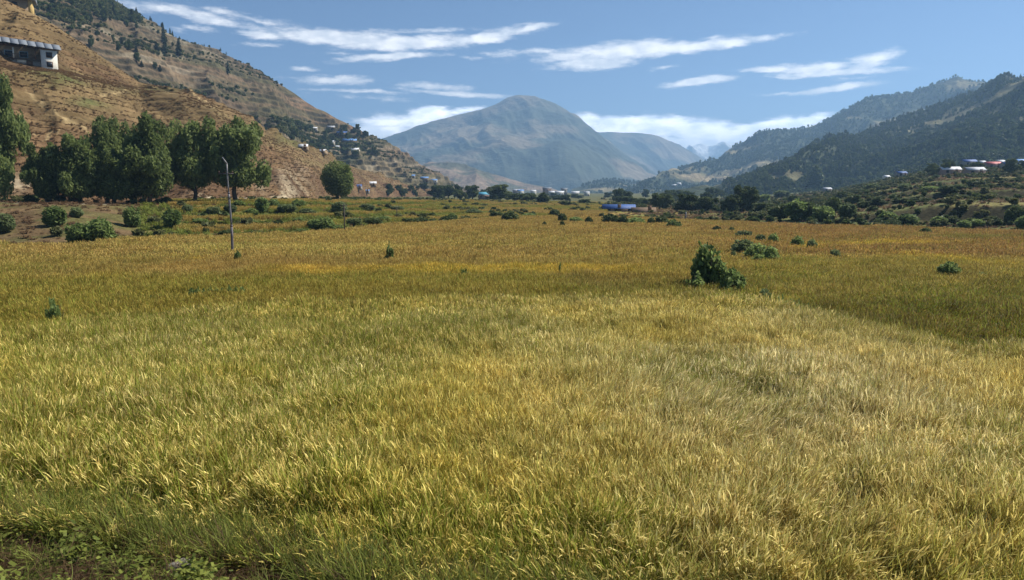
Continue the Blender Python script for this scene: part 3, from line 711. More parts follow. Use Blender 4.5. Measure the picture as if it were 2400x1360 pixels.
def trunk_mesh(name, h, r0, r, limbs=4, hl=0.45):
    m = MB(); lean = r.normal(0, 0.03, 2)
    zs = np.linspace(-0.03, 1, 6) * h
    m.tube([(lean[0] * z + 0.02 * h * math.sin(z * 9 / h), lean[1] * z, z) for z in zs], r0 * np.linspace(1.25, 0.25, 6), 7)
    for k in range(limbs):
        a = r.random() * 6.28; z0 = h * (hl + 0.35 * r.random()); l = h * (0.22 + 0.16 * r.random())
        p = [(0, 0, z0), (math.cos(a) * l * .5, math.sin(a) * l * .5, z0 + l * .35), (math.cos(a) * l, math.sin(a) * l, z0 + l * .9)]
        m.tube(p, [r0 * .5, r0 * .32, r0 * .12], 5)
    return m.mesh(name, M_BARK, None, True)
VAR = {}
def r_(s): return np.random.default_rng(s)
# unit trees: height 1, nominal crown width given by the lobes
for k in range(4):       # willow like, hanging sprays nearly to the ground
    r = r_(100 + k); lobes = []
    for j in range(30):
        a = r.random() * 6.28; q = 0.30 * math.sqrt(r.random()); z = 0.18 + 0.74 * r.random()
        q *= 1.1 - 1.15 * max(0, z - 0.5) - .5 * max(0, .3 - z)
        w_ = .045 + .05 * r.random()
        lobes.append((math.cos(a) * q, math.sin(a) * q, z, w_, w_, 0.09 + .08 * r.random()))
    lobes.append((0, 0, 0.50, 0.21, 0.21, 0.38)); lobes.append((0.06 * r.normal(), 0.04, 0.30, 0.2, 0.2, 0.2)); lobes.append((.03 * r.normal(), 0, .86, .05, .05, .13))
    VAR['willow', k] = (crown_mesh('crown', lobes, 17000, 0.0135, M_WILLOW, r, droop=0.5, elong=2.4, shell=.5), trunk_mesh('trunk', 0.7, 0.022, r, 5, .3))
for k in range(3):       # willow with a bare trunk below the crown
    r = r_(150 + k); lobes = [(0, 0, 0.55, 0.21, 0.21, 0.33), (0, 0, .34, .22, .22, .14), (.03 * r.normal(), 0, .88, .06, .06, .11)]
    for j in range(28):
        a = r.random() * 6.28; q = 0.31 * math.sqrt(r.random()); z = 0.30 + 0.60 * r.random()
        q *= 1.1 - 1.1 * max(0, z - 0.55)
        w_ = .05 + .05 * r.random()
        lobes.append((math.cos(a) * q, math.sin(a) * q, z, w_, w_, 0.09 + .08 * r.random()))
    VAR['highwillow', k] = (crown_mesh('crown', lobes, 15000, 0.0135, M_WILLOW, r, droop=0.45, elong=2.4, shell=.5), trunk_mesh('trunk', 0.75, 0.022, r, 6, .2))
for k in range(4):       # round broad crown
    r = r_(200 + k); lobes = [(0, 0, 0.48, 0.20, 0.20, 0.3)]
    for j in range(22):
        a = r.random() * 6.28; q = 0.30 * math.sqrt(r.random()); z = 0.14 + 0.72 * r.random()
        q *= 1.05 - .8 * max(0, z - .6); w_ = .06 + .07 * r.random()
        lobes.append((math.cos(a) * q, math.sin(a) * q, z, w_, w_, 0.07 + .07 * r.random()))
    VAR['round', k] = (crown_mesh('crown', lobes, 9000, 0.021, M_TREE, r), trunk_mesh('trunk', 0.7, 0.022, r, 5, .3))
for k in range(2):       # dense oval crown
    r = r_(250 + k); lobes = [(0, 0, 0.56, 0.29, 0.29, 0.38), (0.04, 0, .4, .28, .28, .26)]
    for j in range(14):
        a = r.random() * 6.28; z = 0.22 + 0.66 * r.random(); q = .25 * math.sqrt(max(.05, 1 - ((z - .55) / .42) ** 2))
        lobes.append((math.cos(a) * q, math.sin(a) * q, z, .09, .09, .10))
    VAR['oval', k] = (crown_mesh('crown', lobes, 15000, 0.016, M_WILLOW, r, shell=.5), trunk_mesh('trunk', 0.7, 0.024, r, 5, .25))
for k in range(3):       # slim poplar
    r = r_(300 + k); lobes = [(0.01 * r.normal(), 0.01 * r.normal(), z, 0.10 * w, 0.10 * w, 0.13) for z, w in zip(np.linspace(.2, .9, 7), (1.1, 1.4, 1.5, 1.4, 1.2, .9, .55))]
    VAR['poplar', k] = (crown_mesh('crown', lobes, 2600, 0.030, M_TREE, r, droop=.2), trunk_mesh('trunk', 0.85, 0.018, r, 3, .3))
for k in range(4):       # conifer: whorls of drooping boughs
    r = r_(400 + k); C = []; A = []; B = []
    nb = 150
    for j in range(nb):
        z = 0.14 + 0.86 * (j / nb) ** 0.9; ln = (0.20 + .05 * r.random()) * (1.03 - z) ** 0.8 + 0.012
        a = j * 2.39996 + r.random(); dx, dy = math.cos(a), math.sin(a)
        for t in (0.35, 0.65, 0.95):
            C.append((dx * ln * t, dy * ln * t, z - 0.16 * ln * t + 0.01 * r.normal()))
            A.append(np.array((dx, dy, -0.35)) * ln * 0.30); B.append(np.array((-dy, dx, 0.25 * r.normal())) * (0.03 + .028 * (1 - z)) * (1.2 - .6 * t))
    V, Q = quads(np.array(C), np.array(A), np.array(B))
    VAR['pine', k] = (np_mesh('crown', V, Q, M_PINE, {'shade': ('FACE', 'FLOAT', r.random(len(Q)))}), trunk_mesh('trunk', 0.97, 0.012, r, 0))
def bush_lobes(r, n=7):
    lobes = [(0, 0, 0.44, 0.33, 0.33, 0.40)]
    for j in range(n):
        a = r.random() * 6.28; q = 0.30 * math.sqrt(r.random()); z = 0.18 + 0.52 * r.random() * (1 - q)
        lobes.append((math.cos(a) * q, math.sin(a) * q, z, .10 + .1 * r.random(), .10 + .1 * r.random(), .10 + .12 * r.random()))
    for j in range(5):      # shoots standing out of the top and sides
        a = r.random() * 6.28; q = 0.36 * math.sqrt(r.random()); w_ = .03 + .04 * r.random()
        lobes.append((math.cos(a) * q, math.sin(a) * q, .45 + .4 * r.random() * (1.1 - q), w_, w_, .09 + .09 * r.random()))
    return lobes
def stems_mesh(r):
    m = MB()
    for k in range(6):
        a = r.random() * 6.28; l = .2 + .2 * r.random()
        m.tube([(0, 0, -.05), (math.cos(a) * l * .4, math.sin(a) * l * .4, .3), (math.cos(a) * l, math.sin(a) * l, .6 + .2 * r.random())], [.018, .012, .005], 4)
    return m.mesh('stems', M_BARK)
for k in range(5):
    r = r_(500 + k)
    for nm, mt in (('bush', M_BUSH), ('dusty', M_DUSTY), ('dark', M_TREE)):
        VAR[nm, k] = (crown_mesh('foliage', bush_lobes(r), 2700, 0.040, mt, r, elong=2.3, shell=.35), stems_mesh(r))
    VAR['sparse', k] = (crown_mesh('foliage', bush_lobes(r, 4)[1:], 420, 0.05, M_BUSH, r, elong=2.6, shell=.1), stems_mesh(r))
_cnt = {}
def plant(kind, p, h, w, label, cat, group=None, name=None, rz=None, parts=('crown', 'trunk')):
    k = _cnt.get(kind, 0); _cnt[kind] = k + 1
    nv = sum(1 for q in VAR if q[0] == kind)
    cr, tk = VAR[kind, k % nv]
    if kind in ('bush', 'dusty', 'dark', 'sparse'): h *= 1.14; w *= 1.2
    natural = {'willow': .66, 'highwillow': .66, 'round': .70, 'oval': .66, 'poplar': .30, 'pine': .42, 'bush': .95, 'dusty': .95, 'dark': .95, 'sparse': .95}[kind]
    sx = w / natural
    e = empty(name or 'tree', p, random.random() * 6.28 if rz is None else rz, (sx, sx, h))
    tag(e, label, cat, group)
    a = link(parts[0], cr, e); b = link(parts[1], tk, e)
    return e
def tree_px(kind, x, ytop, ybase, wpx, label, d=None, group=None, name='tree', cat='tree', which='gABGF', lift=.70):
    p = place(x, ybase, d, which)
    if d is None and bool(in_crop(np.array([p.x]), np.array([p.y]))[0]):   # its foot is hidden: the row meets the top of the crop
        a, b, c = [float(v) for v in pix_dir(x, ybase)]
        for yy in np.linspace(p.y, p.y * .5, 160):
            if H + c * yy / b - float(G(a * yy / b, yy)) > lift: break
        p = Vector((a * yy / b, yy, float(G(a * yy / b, yy))))
    dist = p.y; sc = dist / F
    h = max((ybase - ytop) * sc, 0.3)
    if d is not None or which[0] == 'g':   # keep the top where the photograph has it
        top = float(at(float(x), float(ytop), dist)[2]); h = max(top - p.z, 0.4)
    parts = ('foliage', 'stems') if kind in ('bush', 'dusty', 'dark', 'sparse') else ('crown', 'trunk')
    return plant(kind, p, h, wpx * sc, label, cat, group, name, parts=parts)

# big willows by the road at the foot of the near hill
BIG = [
    (-6, 172, 452, 130, 112, 'tall dark willow cut by the frame edge at the hill foot'),
    (108, 344, 470, 84, 112, 'smaller pale willow at the left of the row'),
    (178, 318, 478, 120, 114, 'bushy willow just right of the pale small one'),
    (252, 335, 476, 120, 116, 'low spreading willow in front of two taller willows'),
    (268, 280, 470, 110, 124, 'willow with a pointed top at the back of the row'),
    (350, 282, 478, 146, 120, 'broad drooping willow left of the bare trunk gap'),
    (456, 286, 466, 124, 128, 'round headed willow left of the largest one'),
    (552, 272, 462, 150, 130, 'largest willow behind the tall bent pole'),
]
for (x, yt, yb, w, d, lab) in BIG:
    tree_px('highwillow' if x > 400 or x == 105 else 'willow', x, yt, yb, w, lab, d, 'willows along the hill foot', 'willow_tree')
tree_px('oval', 791, 373, 470, 74, 'lone round dark tree at the end of the brown spur', 190, None, 'round_tree')

# trees across the valley floor
MID = [
    ('round', 1022, 432, 468, 40, 420, 'tree below three blue roofs at the hill end'),
    ('round', 1050, 425, 470, 46, 430, 'tall tree beside the pale grey house'),
    ('round', 1078, 440, 474, 34, 380, 'small round tree next to the turquoise roof'),
    ('round', 1108, 432, 470, 44, 420, 'tree left of the turquoise roof'),
    ('round', 1172, 430, 476, 62, 360, 'broadest tree in the valley middle, right of the turquoise roof'),
    ('round', 1212, 448, 480, 46, 340, 'low tree right of the broad valley tree'),
    ('round', 1240, 452, 482, 40, 330, 'low dark tree left of the slim dark tree'),
    ('poplar', 1272, 452, 486, 28, 300, 'slim dark tree at the middle of the valley'),
    ('round', 1325, 470, 494, 30, 260, 'little tree on the field edge below the town'),
    ('round', 1372, 466, 490, 34, 300, 'little tree left of the long blue shed'),
    ('round', 1470, 456, 484, 54, 330, 'tree rising behind the long blue shed'),
    ('round', 1500, 462, 490, 40, 300, 'tree at the right end of the blue shed'),
    ('round', 1546, 450, 498, 58, 235, 'dark tree right of the grey shed'),
    ('round', 1606, 452, 508, 56, 205, 'left half of the wide dark tree pair'),
    ('round', 1652, 452, 508, 60, 205, 'right half of the wide dark tree pair'),
    ('round', 1712, 450, 512, 50, 190, 'shorter tree leaning on the tallest valley tree'),
    ('round', 1740, 430, 512, 66, 192, 'tallest tree on the valley floor, pointed crown'),
    ('round', 1790, 474, 514, 54, 180, 'low dark tree right of the tallest valley tree'),
    ('poplar', 1912, 390, 446, 30, None, 'slim tall tree standing alone on the bench edge'),
    ('round', 2022, 466, 512, 44, 150, 'first of the dark trees at the bench foot'),
    ('round', 2058, 460, 512, 40, 150, 'second of the dark trees at the bench foot'),
    ('round', 2106, 463, 514, 44, 148, 'dark tree at the bench foot left of the bare riser'),
    ('round', 2150, 465, 516, 58, 145, 'widest dark tree beside the bare earth riser'),
]
for (k, x, yt, yb, w, d, lab) in MID:
    tree_px(k, x, yt, yb, w, lab, d, 'trees across the valley floor', 'valley_tree')
for i in range(46):     # far wood line between town and river
    x = random.uniform(1040, 1720); d = random.uniform(380, 760)
    p = at(x, 460.0, d); p = drop(float(p[0]), float(p[1]), 'g')
    plant('round', p, random.uniform(2, 4) if 1195 < x < 1395 else random.uniform(4, 9), random.uniform(5, 10), 'small far tree in the hazy line across the valley', 'tree', 'far trees in the line across the valley', 'far_tree')

# ------------------------------------------------------------------ bushes
BUSH = [  # kind, x, ytop, ybase, width, label
    ('bush', 1656, 574, 664, 74, 'tallest bush in the field, upright and leafy'),
    ('bush', 1688, 612, 668, 44, 'middle bush between the tall and the dark field bushes'),
    ('bush', 1716, 630, 678, 58, 'dark low bush behind the small white stone'),
    ('dusty', 1742, 540, 556, 44, 'low grey green bush furthest back in the field cluster'),
    ('dusty', 1782, 548, 566, 26, 'small bush in the field cluster beside its dark twin'),
    ('bush', 1812, 548, 568, 28, 'small dark bush at the right of the field cluster'),
    ('dusty', 1742, 560, 590, 60, 'grey green bush at the left of the field cluster'),
    ('bush', 1772, 570, 606, 52, 'middle bush of the field cluster'),
    ('bush', 1806, 578, 610, 40, 'front right bush of the field cluster'),
    ('dusty', 1718, 588, 606, 18, 'tiny bush between tall bush and field cluster'),
    ('bush', 1870, 553, 574, 32, 'yellow topped bush right of the field cluster'),
    ('dusty', 1902, 560, 580, 24, 'pale bush right of the yellow topped one'),
    ('dusty', 1958, 584, 600, 26, 'dull low bush alone in the right field'),
    ('bush', 2224, 614, 642, 52, 'fan shaped green bush alone in the right field'),
    ('dusty', 2300, 636, 648, 24, 'small dull bush right of the fan shaped one'),
    ('dusty', 1790, 676, 704, 34, 'thin grey weed bush at the near field corner'),
    ('bush', 557, 590, 609, 20, 'small green bush at the foot of the tall pole'),
    ('bush', 190, 522, 574, 62, 'left bush of the dark pair at the bank foot'),
    ('bush', 236, 512, 576, 66, 'right bush of the dark pair at the bank foot'),
    ('bush', 130, 482, 530, 54, 'leafy bush on the bank under the willows'),
    ('bush', 308, 484, 532, 38, 'upright bush alone on the dry bank'),
    ('bush', 405, 490, 534, 46, 'round bush at the right end of the dry bank'),
    ('dusty', 14, 500, 545, 44, 'bush on the bank cut by the frame edge'),
    ('bush', 614, 462, 498, 36, 'upright bush on the bank below the pale earth cut'),
    ('dusty', 672, 478, 500, 46, 'spreading bush below the pale earth cut'),
    ('dark', 652, 516, 536, 30, 'dark bush on the terrace edge right of the tall pole'),
    ('bush', 760, 510, 548, 54, 'biggest bush on the terraces, left of the thin pole'),
    ('dusty', 798, 472, 505, 40, 'grey green bush under the lone round tree'),
    ('bush', 735, 514, 538, 30, 'bush touching the left side of the biggest terrace bush'),
    ('dusty', 830, 510, 530, 40, 'low bush right of the thin pole'),
    ('dark', 870, 510, 528, 60, 'long dark bush at the terrace corner'),
    ('dark', 2090, 520, 536, 40, 'low bush at the bench foot by the field'),
]
for (k, x, yt, yb, w, lab) in BUSH:
    tree_px(k, x, yt, yb, w, lab, None, None, 'bush', 'bush', 'gA')
ORD = 'first second third fourth fifth sixth seventh eighth ninth tenth eleventh twelfth thirteenth fourteenth fifteenth sixteenth seventeenth eighteenth nineteenth twentieth'.split()
ORD += ['twenty ' + w for w in ORD[:9]] + ['thirtieth'] + ['thirty ' + w for w in ORD[:9]]
def bush_row(rowname, label, items):
    for i, (k, x, yt, yb, w) in enumerate(sorted(items, key=lambda t: t[1])):
        tree_px(k, x, yt, yb, w, label + ', ' + ORD[i] + ' from the left', None, rowname, 'bush', 'bush', 'gA')
bush_row('bushes on the far field edge', 'dark bush on the far edge of the golden field', [
    ('dark', 958, 512, 526, 34), ('dark', 985, 510, 526, 44), ('dark', 1012, 514, 526, 26), ('dark', 1048, 506, 526, 40), ('bush', 1060, 500, 520, 24),
    ('dark', 1092, 506, 518, 22), ('dusty', 1110, 490, 504, 40), ('dark', 1165, 496, 513, 40), ('dark', 1196, 496, 516, 46), ('bush', 1240, 500, 512, 36),
    ('dark', 1276, 520, 530, 14), ('dark', 1318, 518, 532, 14), ('dark', 1318, 500, 519, 24), ('dark', 1300, 490, 508, 26), ('bush', 1350, 508, 520, 36), ('dark', 1380, 508, 522, 20),
    ('dark', 1430, 502, 522, 46), ('dark', 1460, 506, 524, 28), ('bush', 1490, 510, 524, 50), ('dark', 1526, 510, 524, 22), ('dark', 1552, 508, 524, 34), ('bush', 1578, 514, 532, 34),
    ('dark', 1632, 510, 524, 18), ('dark', 1680, 530, 540, 26), ('dark', 1715, 532, 542, 18), ('dark', 1990, 522, 532, 16), ('dark', 1900, 526, 536, 14), ('dark', 2170, 534, 545, 30)])
bush_row('bushes on the terrace edges', 'low green bush along a terrace edge on the left', [
    ('bush', 470, 512, 526, 36), ('dark', 530, 540, 553, 40), ('bush', 585, 514, 528, 34), ('dark', 600, 540, 552, 40), ('bush', 700, 510, 524, 28), ('bush', 705, 536, 550, 30), ('bush', 790, 528, 546, 36),
    ('bush', 900, 506, 522, 40), ('dusty', 540, 478, 500, 30), ('dusty', 500, 484, 502, 34), ('bush', 590, 488, 506, 30), ('dusty', 720, 488, 508, 40), ('dusty', 860, 478, 496, 40), ('dark', 888, 488, 502, 18), ('dusty', 930, 482, 498, 30),
    ('bush', 560, 470, 488, 30), ('bush', 640, 466, 486, 30), ('bush', 700, 468, 488, 36), ('dusty', 440, 480, 500, 26), ('dusty', 180, 486, 510, 30)])
bush_row('bushes on the bench slope', 'dark bush on the slope below the right village', [
    ('dark', 1830, 478, 512, 50), ('bush', 1868, 470, 516, 60), ('dark', 1900, 476, 514, 44), ('bush', 1930, 482, 518, 50), ('dark', 1952, 462, 500, 40), ('dusty', 1985, 476, 516, 44), ('dark', 1972, 450, 470, 30),
    ('dark', 2000, 456, 480, 36), ('bush', 2080, 496, 522, 40), ('dark', 2065, 512, 528, 34), ('bush', 2130, 502, 526, 46), ('dark', 2096, 514, 530, 30), ('bush', 2200, 508, 528, 40), ('dark', 2240, 510, 526, 24), ('bush', 2290, 514, 532, 36),
    ('dark', 2330, 510, 530, 32), ('dark', 2380, 480, 524, 46), ('bush', 2400, 505, 535, 40), ('bush', 2260, 516, 536, 30), ('dark', 1860, 458, 476, 30), ('dusty', 2045, 430, 448, 34), ('dusty', 2120, 430, 446, 30), ('bush', 2180, 436, 450, 44), ('dark', 2220, 436, 452, 44), ('dark', 2300, 424, 436, 40),
    ('dusty', 2250, 432, 446, 30), ('dark', 2165, 448, 458, 14), ('dark', 2255, 456, 466, 30), ('dark', 2300, 456, 468, 24), ('dark', 2370, 462, 474, 26), ('dusty', 1830, 446, 464, 40), ('bush', 1790, 456, 476, 30)])

# ------------------------------------------------------------------ buildings
RC = {'blue': (0.045, 0.10, 0.27), 'sky': (0.12, 0.25, 0.50), 'turq': (0.10, 0.34, 0.46), 'white': (0.60, 0.61, 0.63), 'grey': (0.40, 0.42, 0.45), 'iron': (0.17, 0.19, 0.215), 'red': (0.42, 0.09, 0.09), 'slate': (0.15, 0.17, 0.20), 'brown': (0.16, 0.11, 0.07)}
RM = {k: plain('roof_sheet_' + k, c, 0.62 if k != 'brown' else 0.9, 0.18, 2.0, 0.0, 0.1) for k, c in RC.items()}
WM = {'white': plain('limewash', (0.66, 0.63, 0.55), 0.9, 0.15, 2.0), 'mud': plain('mud_plaster', (0.27, 0.20, 0.13), 0.95, 0.3, 2.0), 'stone': plain('rubble_wall', (0.30, 0.28, 0.25), 0.95, 0.4, 4.0, 0, .5), 'brick': plain('dull_wall', (0.33, 0.24, 0.2), 0.9, 0.2)}
M_GLASS = plain('dark_window_glass', (0.03, 0.035, 0.045), 0.15, 0.1, 1, 0, 0)
M_DOOR = plain('wood_door', (0.14, 0.08, 0.045), 0.8, 0.2)
M_BLUEW = plain('blue_painted_wood', (0.25, 0.38, 0.46), 0.7, 0.2)
def house(p, w, dp, h, roof, wall, rz, label, group, flat=False, storeys=1, name='house'):
    e = empty(name, p, rz); tag(e, label, 'house', group)
    rise = dp * (0.08 if flat else 0.24)
    y0, y1 = -dp / 2, dp / 2
    MB().prism([(y0, -.7), (y1, -.7), (y1, h), (0, h + rise), (y0, h)], (-w / 2, w / 2)).build('wall', WM[wall], e)
    ov = min(0.45, 0.05 * w); th = 0.12
    sl = rise / (dp / 2)
    pr = [(y0 - ov, h - ov * sl), (0, h + rise), (y1 + ov, h - ov * sl), (y1 + ov, h - ov * sl + th), (0, h + rise + th), (y0 - ov, h - ov * sl + th)]
    pr = [(a, b + 0.02) for a, b in pr]
    rm = MB()
    n6 = [(-w / 2 - ov, a, b) for a, b in pr] + [(w / 2 + ov, a, b) for a, b in pr]
    rm.add(n6, [(0, 1, 7, 6), (1, 2, 8, 7), (2, 3, 9, 8), (3, 4, 10, 9), (4, 5, 11, 10), (5, 0, 6, 11), (0, 5, 4, 1), (1, 4, 3, 2), (6, 7, 10, 11), (7, 8, 9, 10)])
    rm.build('roof', RM[roof], e)
    nw = max(2, int(w / 2.6))
    wme = MB().box(-.45, .45, -.04, .04, -.5, .5).mesh('window', M_GLASS)
    sh = h / storeys
    for s in range(storeys):
        for i in range(nw):
            x = -w / 2 + (i + .5) * w / nw
            if s == 0 and i == nw // 2: continue
            link('window', wme, e, (x, y0 - 0.05, sh * (s + .55)))
    MB().box(-.5, .5, -.05, .05, 0, 1.9).build('door', M_DOOR, e).location = (-w / 2 + (nw // 2 + .5) * w / nw, y0 - .06, 0)
    return e
HOUSES = [  # x, ybase, px width, px height of wall+roof, roof, wall, rot deg, label, group, which, depth
    (800, 320, 22, 14, 'blue', 'mud', 12, 'small blue roofed house highest in the hillside village', 'v', 'B'),
    (818, 338, 30, 14, 'sky', 'mud', 10, 'light blue roofed house in the middle of the hillside village', 'v', 'B'),
    (772, 340, 20, 12, 'grey', 'stone', -8, 'grey roofed house left of the light blue roof', 'v', 'B'),
    (786, 350, 16, 10, 'grey', 'mud', 10, 'lower grey house near the village white roof', 'v', 'B'),
    (828, 358, 24, 12, 'white', 'white', -6, 'white house at the bottom of the hillside village', 'v', 'B'),
    (735, 306, 14, 9, 'white', 'stone', 0, 'pale hut above the hillside trees', 'v', 'B'),
    (775, 303, 16, 9, 'grey', 'stone', 10, 'pale stone hut highest right on the open slope', 'v', 'B'),
    (708, 350, 20, 10, 'white', 'mud', 8, 'white roofed hut left on the brown crest', 'v', 'AB'),
    (755, 360, 16, 9, 'white', 'mud', -20, 'white roofed hut tilted on the brown crest', 'v', 'AB'),
    (838, 443, 16, 9, 'blue', 'stone', 5, 'bright blue roofed shed beside the lone round tree', None, 'gAB'),
    (869, 436, 22, 10, 'white', 'mud', 10, 'white roofed house with a brown wall at the hill foot', None, 'gAB'),
    (858, 452, 12, 6, 'sky', 'stone', 5, 'pale blue roof half hidden by bushes at the hill foot', None, 'gAB'),
    (966, 417, 12, 8, 'sky', 'stone', 0, 'leftmost tiny blue roof at the hill end', 'e', 'AB'),
    (994, 424, 18, 11, 'sky', 'mud', 5, 'middle blue roofed house at the hill end', 'e', 'AB'),
    (1017, 428, 14, 9, 'sky', 'white', 0, 'right blue and white house at the hill end', 'e', 'AB'),
]
def px_house(x, yb, wp, hp, roof, wall, rot, label, group, which='gABG', d=None, storeys=1, flat=False):
    p = place(x, yb, d, which)
    sc = p.y / F
    w = wp * sc; h = hp * sc
    dp = min(max(w * 0.6, 4.0), 9.0)
    if w / max(dp, .1) < 0.8: dp = w
    hw = max(h * .6, 1.0)
    return house((p.x, p.y + dp / 2, p.z), w, dp, hw, roof, wall, math.radians(rot), label, group, flat, storeys)
GRP = {'v': 'houses of the hillside village', 'e': 'blue roofs at the hill end', 't': 'houses of the valley town', 'r': 'houses of the right village', None: None}
for (x, yb, w, h, ro, wa, rot, lab, g, wh) in HOUSES:
    px_house(x, yb, w, h, ro, wa, rot, lab, GRP[g], wh)
FLATH = [  # on the valley floor and bench, at a known distance
    (1031, 456, 24, 17, 'grey', 'brick', 8, 'pale grey house among the trees below the blue roofs', None, 470),
    (1134, 463, 24, 10, 'turq', 'brick', 0, 'house with the only turquoise roof in the valley', None, 430),
    (1210, 456, 16, 12, 'grey', 'brick', 0, 'brown walled house at the left of the town', 't', 800),
    (1220, 455, 14, 10, 'sky', 'white', 8, 'blue and white house at the left of the town', 't', 780),
    (1250, 455, 12, 9, 'white', 'white', -8, 'small white house in the town', 't', 800),
    (1282, 457, 20, 19, 'slate', 'brick', 0, 'tallest dark block of the town', 't', 800),
    (1294, 459, 16, 10, 'white', 'white', 6, 'white house in front of the dark town block', 't', 760),
    (1311, 458, 20, 9, 'white', 'white', 0, 'long white roofed house in the town middle', 't', 760),
    (1322, 456, 14, 16, 'slate', 'stone', 0, 'second dark block in the town', 't', 820),
    (1348, 458, 18, 8, 'white', 'white', -5, 'white roofed house at the right of the town', 't', 770),
    (1375, 461, 12, 8, 'grey', 'white', 5, 'grey roofed house at the right end of the town', 't', 750),
    (1450, 499, 70, 13, 'blue', 'brick', -4, 'long shed with a bright blue roof on the valley floor', None, 216),
    (1508, 503, 52, 7, 'brown', 'stone', -6, 'long low shed with a dull roof right of the blue one', None, 203),
]
for (x, yb, w, h, ro, wa, rot, lab, g, d) in FLATH:
    p = place(x, yb, d, 'g')
    sc = p.y / F; top = float(at(float(x), float(yb - h), p.y)[2])
    dp = min(max(w * sc * .5, 5), 10) if w < 40 else 4.0
    hh = max((top - p.z) * .8, 3.4 if g == 't' else 2.0) if w < 40 else (.8 if ro == 'blue' else .35)
    house((p.x, p.y, p.z), w * sc, dp, hh, ro, wa, math.radians(rot), lab, GRP[g], False, 2 if h > 14 else 1)
RIGHTH = [
    (1940, 428, 18, 8, 'grey', 'stone', 4, 'small grey roofed hut furthest left of the right village'),
    (2080, 407, 12, 7, 'white', 'white', 0, 'tiny white hut left of the small blue roof'),
    (2115, 404, 22, 9, 'blue', 'stone', 3, 'small blue roofed house at the left of the right village'),
    (2231, 408, 40, 15, 'white', 'brick', -6, 'house with a wide white roof in front of the right village'),
    (2289, 410, 38, 15, 'grey', 'brick', -6, 'house with a wide grey roof beside the white roofed one'),
    (2274, 388, 30, 17, 'blue', 'stone', 0, 'blue roofed house at the back of the right village'),
    (2305, 380, 14, 9, 'grey', 'stone', 0, 'small grey house behind the red roof'),
    (2348, 374, 18, 9, 'grey', 'white', 4, 'grey roofed house highest in the right village'),
    (2331, 394, 32, 14, 'red', 'brick', -3, 'house with the only red roof'),
    (2368, 395, 26, 14, 'blue', 'stone', 0, 'blue roofed house right of the red roof'),
    (2394, 390, 34, 18, 'sky', 'white', -4, 'white house with blue roof cut by the frame edge'),
]
for (x, yb, w, h, ro, wa, rot, lab) in RIGHTH:
    for dy in range(0, 40, 2):
        p = hit(x, yb + dy, 'g')
        if p is not None and p.y < 470: break
    sc = p.y / F
    dp = min(max(w * sc * .55, 4), 8)
    house((p.x, p.y + dp * .4, p.z), w * sc, dp, max(h * sc * .62, 1.6), ro, wa, math.radians(rot), lab, GRP['r'])
for i, (x, yb, lab) in enumerate(((1580, 438, 'small white hut low on the hazy right ridge'), (1591, 434, 'upper white hut on the hazy right ridge'), (1598, 437, 'right white hut on the hazy right ridge'))):
    p = place(x, yb, None, 'FG'); sc = p.y / F
    house(p, 9 * sc, 6 * sc, 4 * sc, 'white', 'white', 0, lab, 'white huts on the hazy ridge')

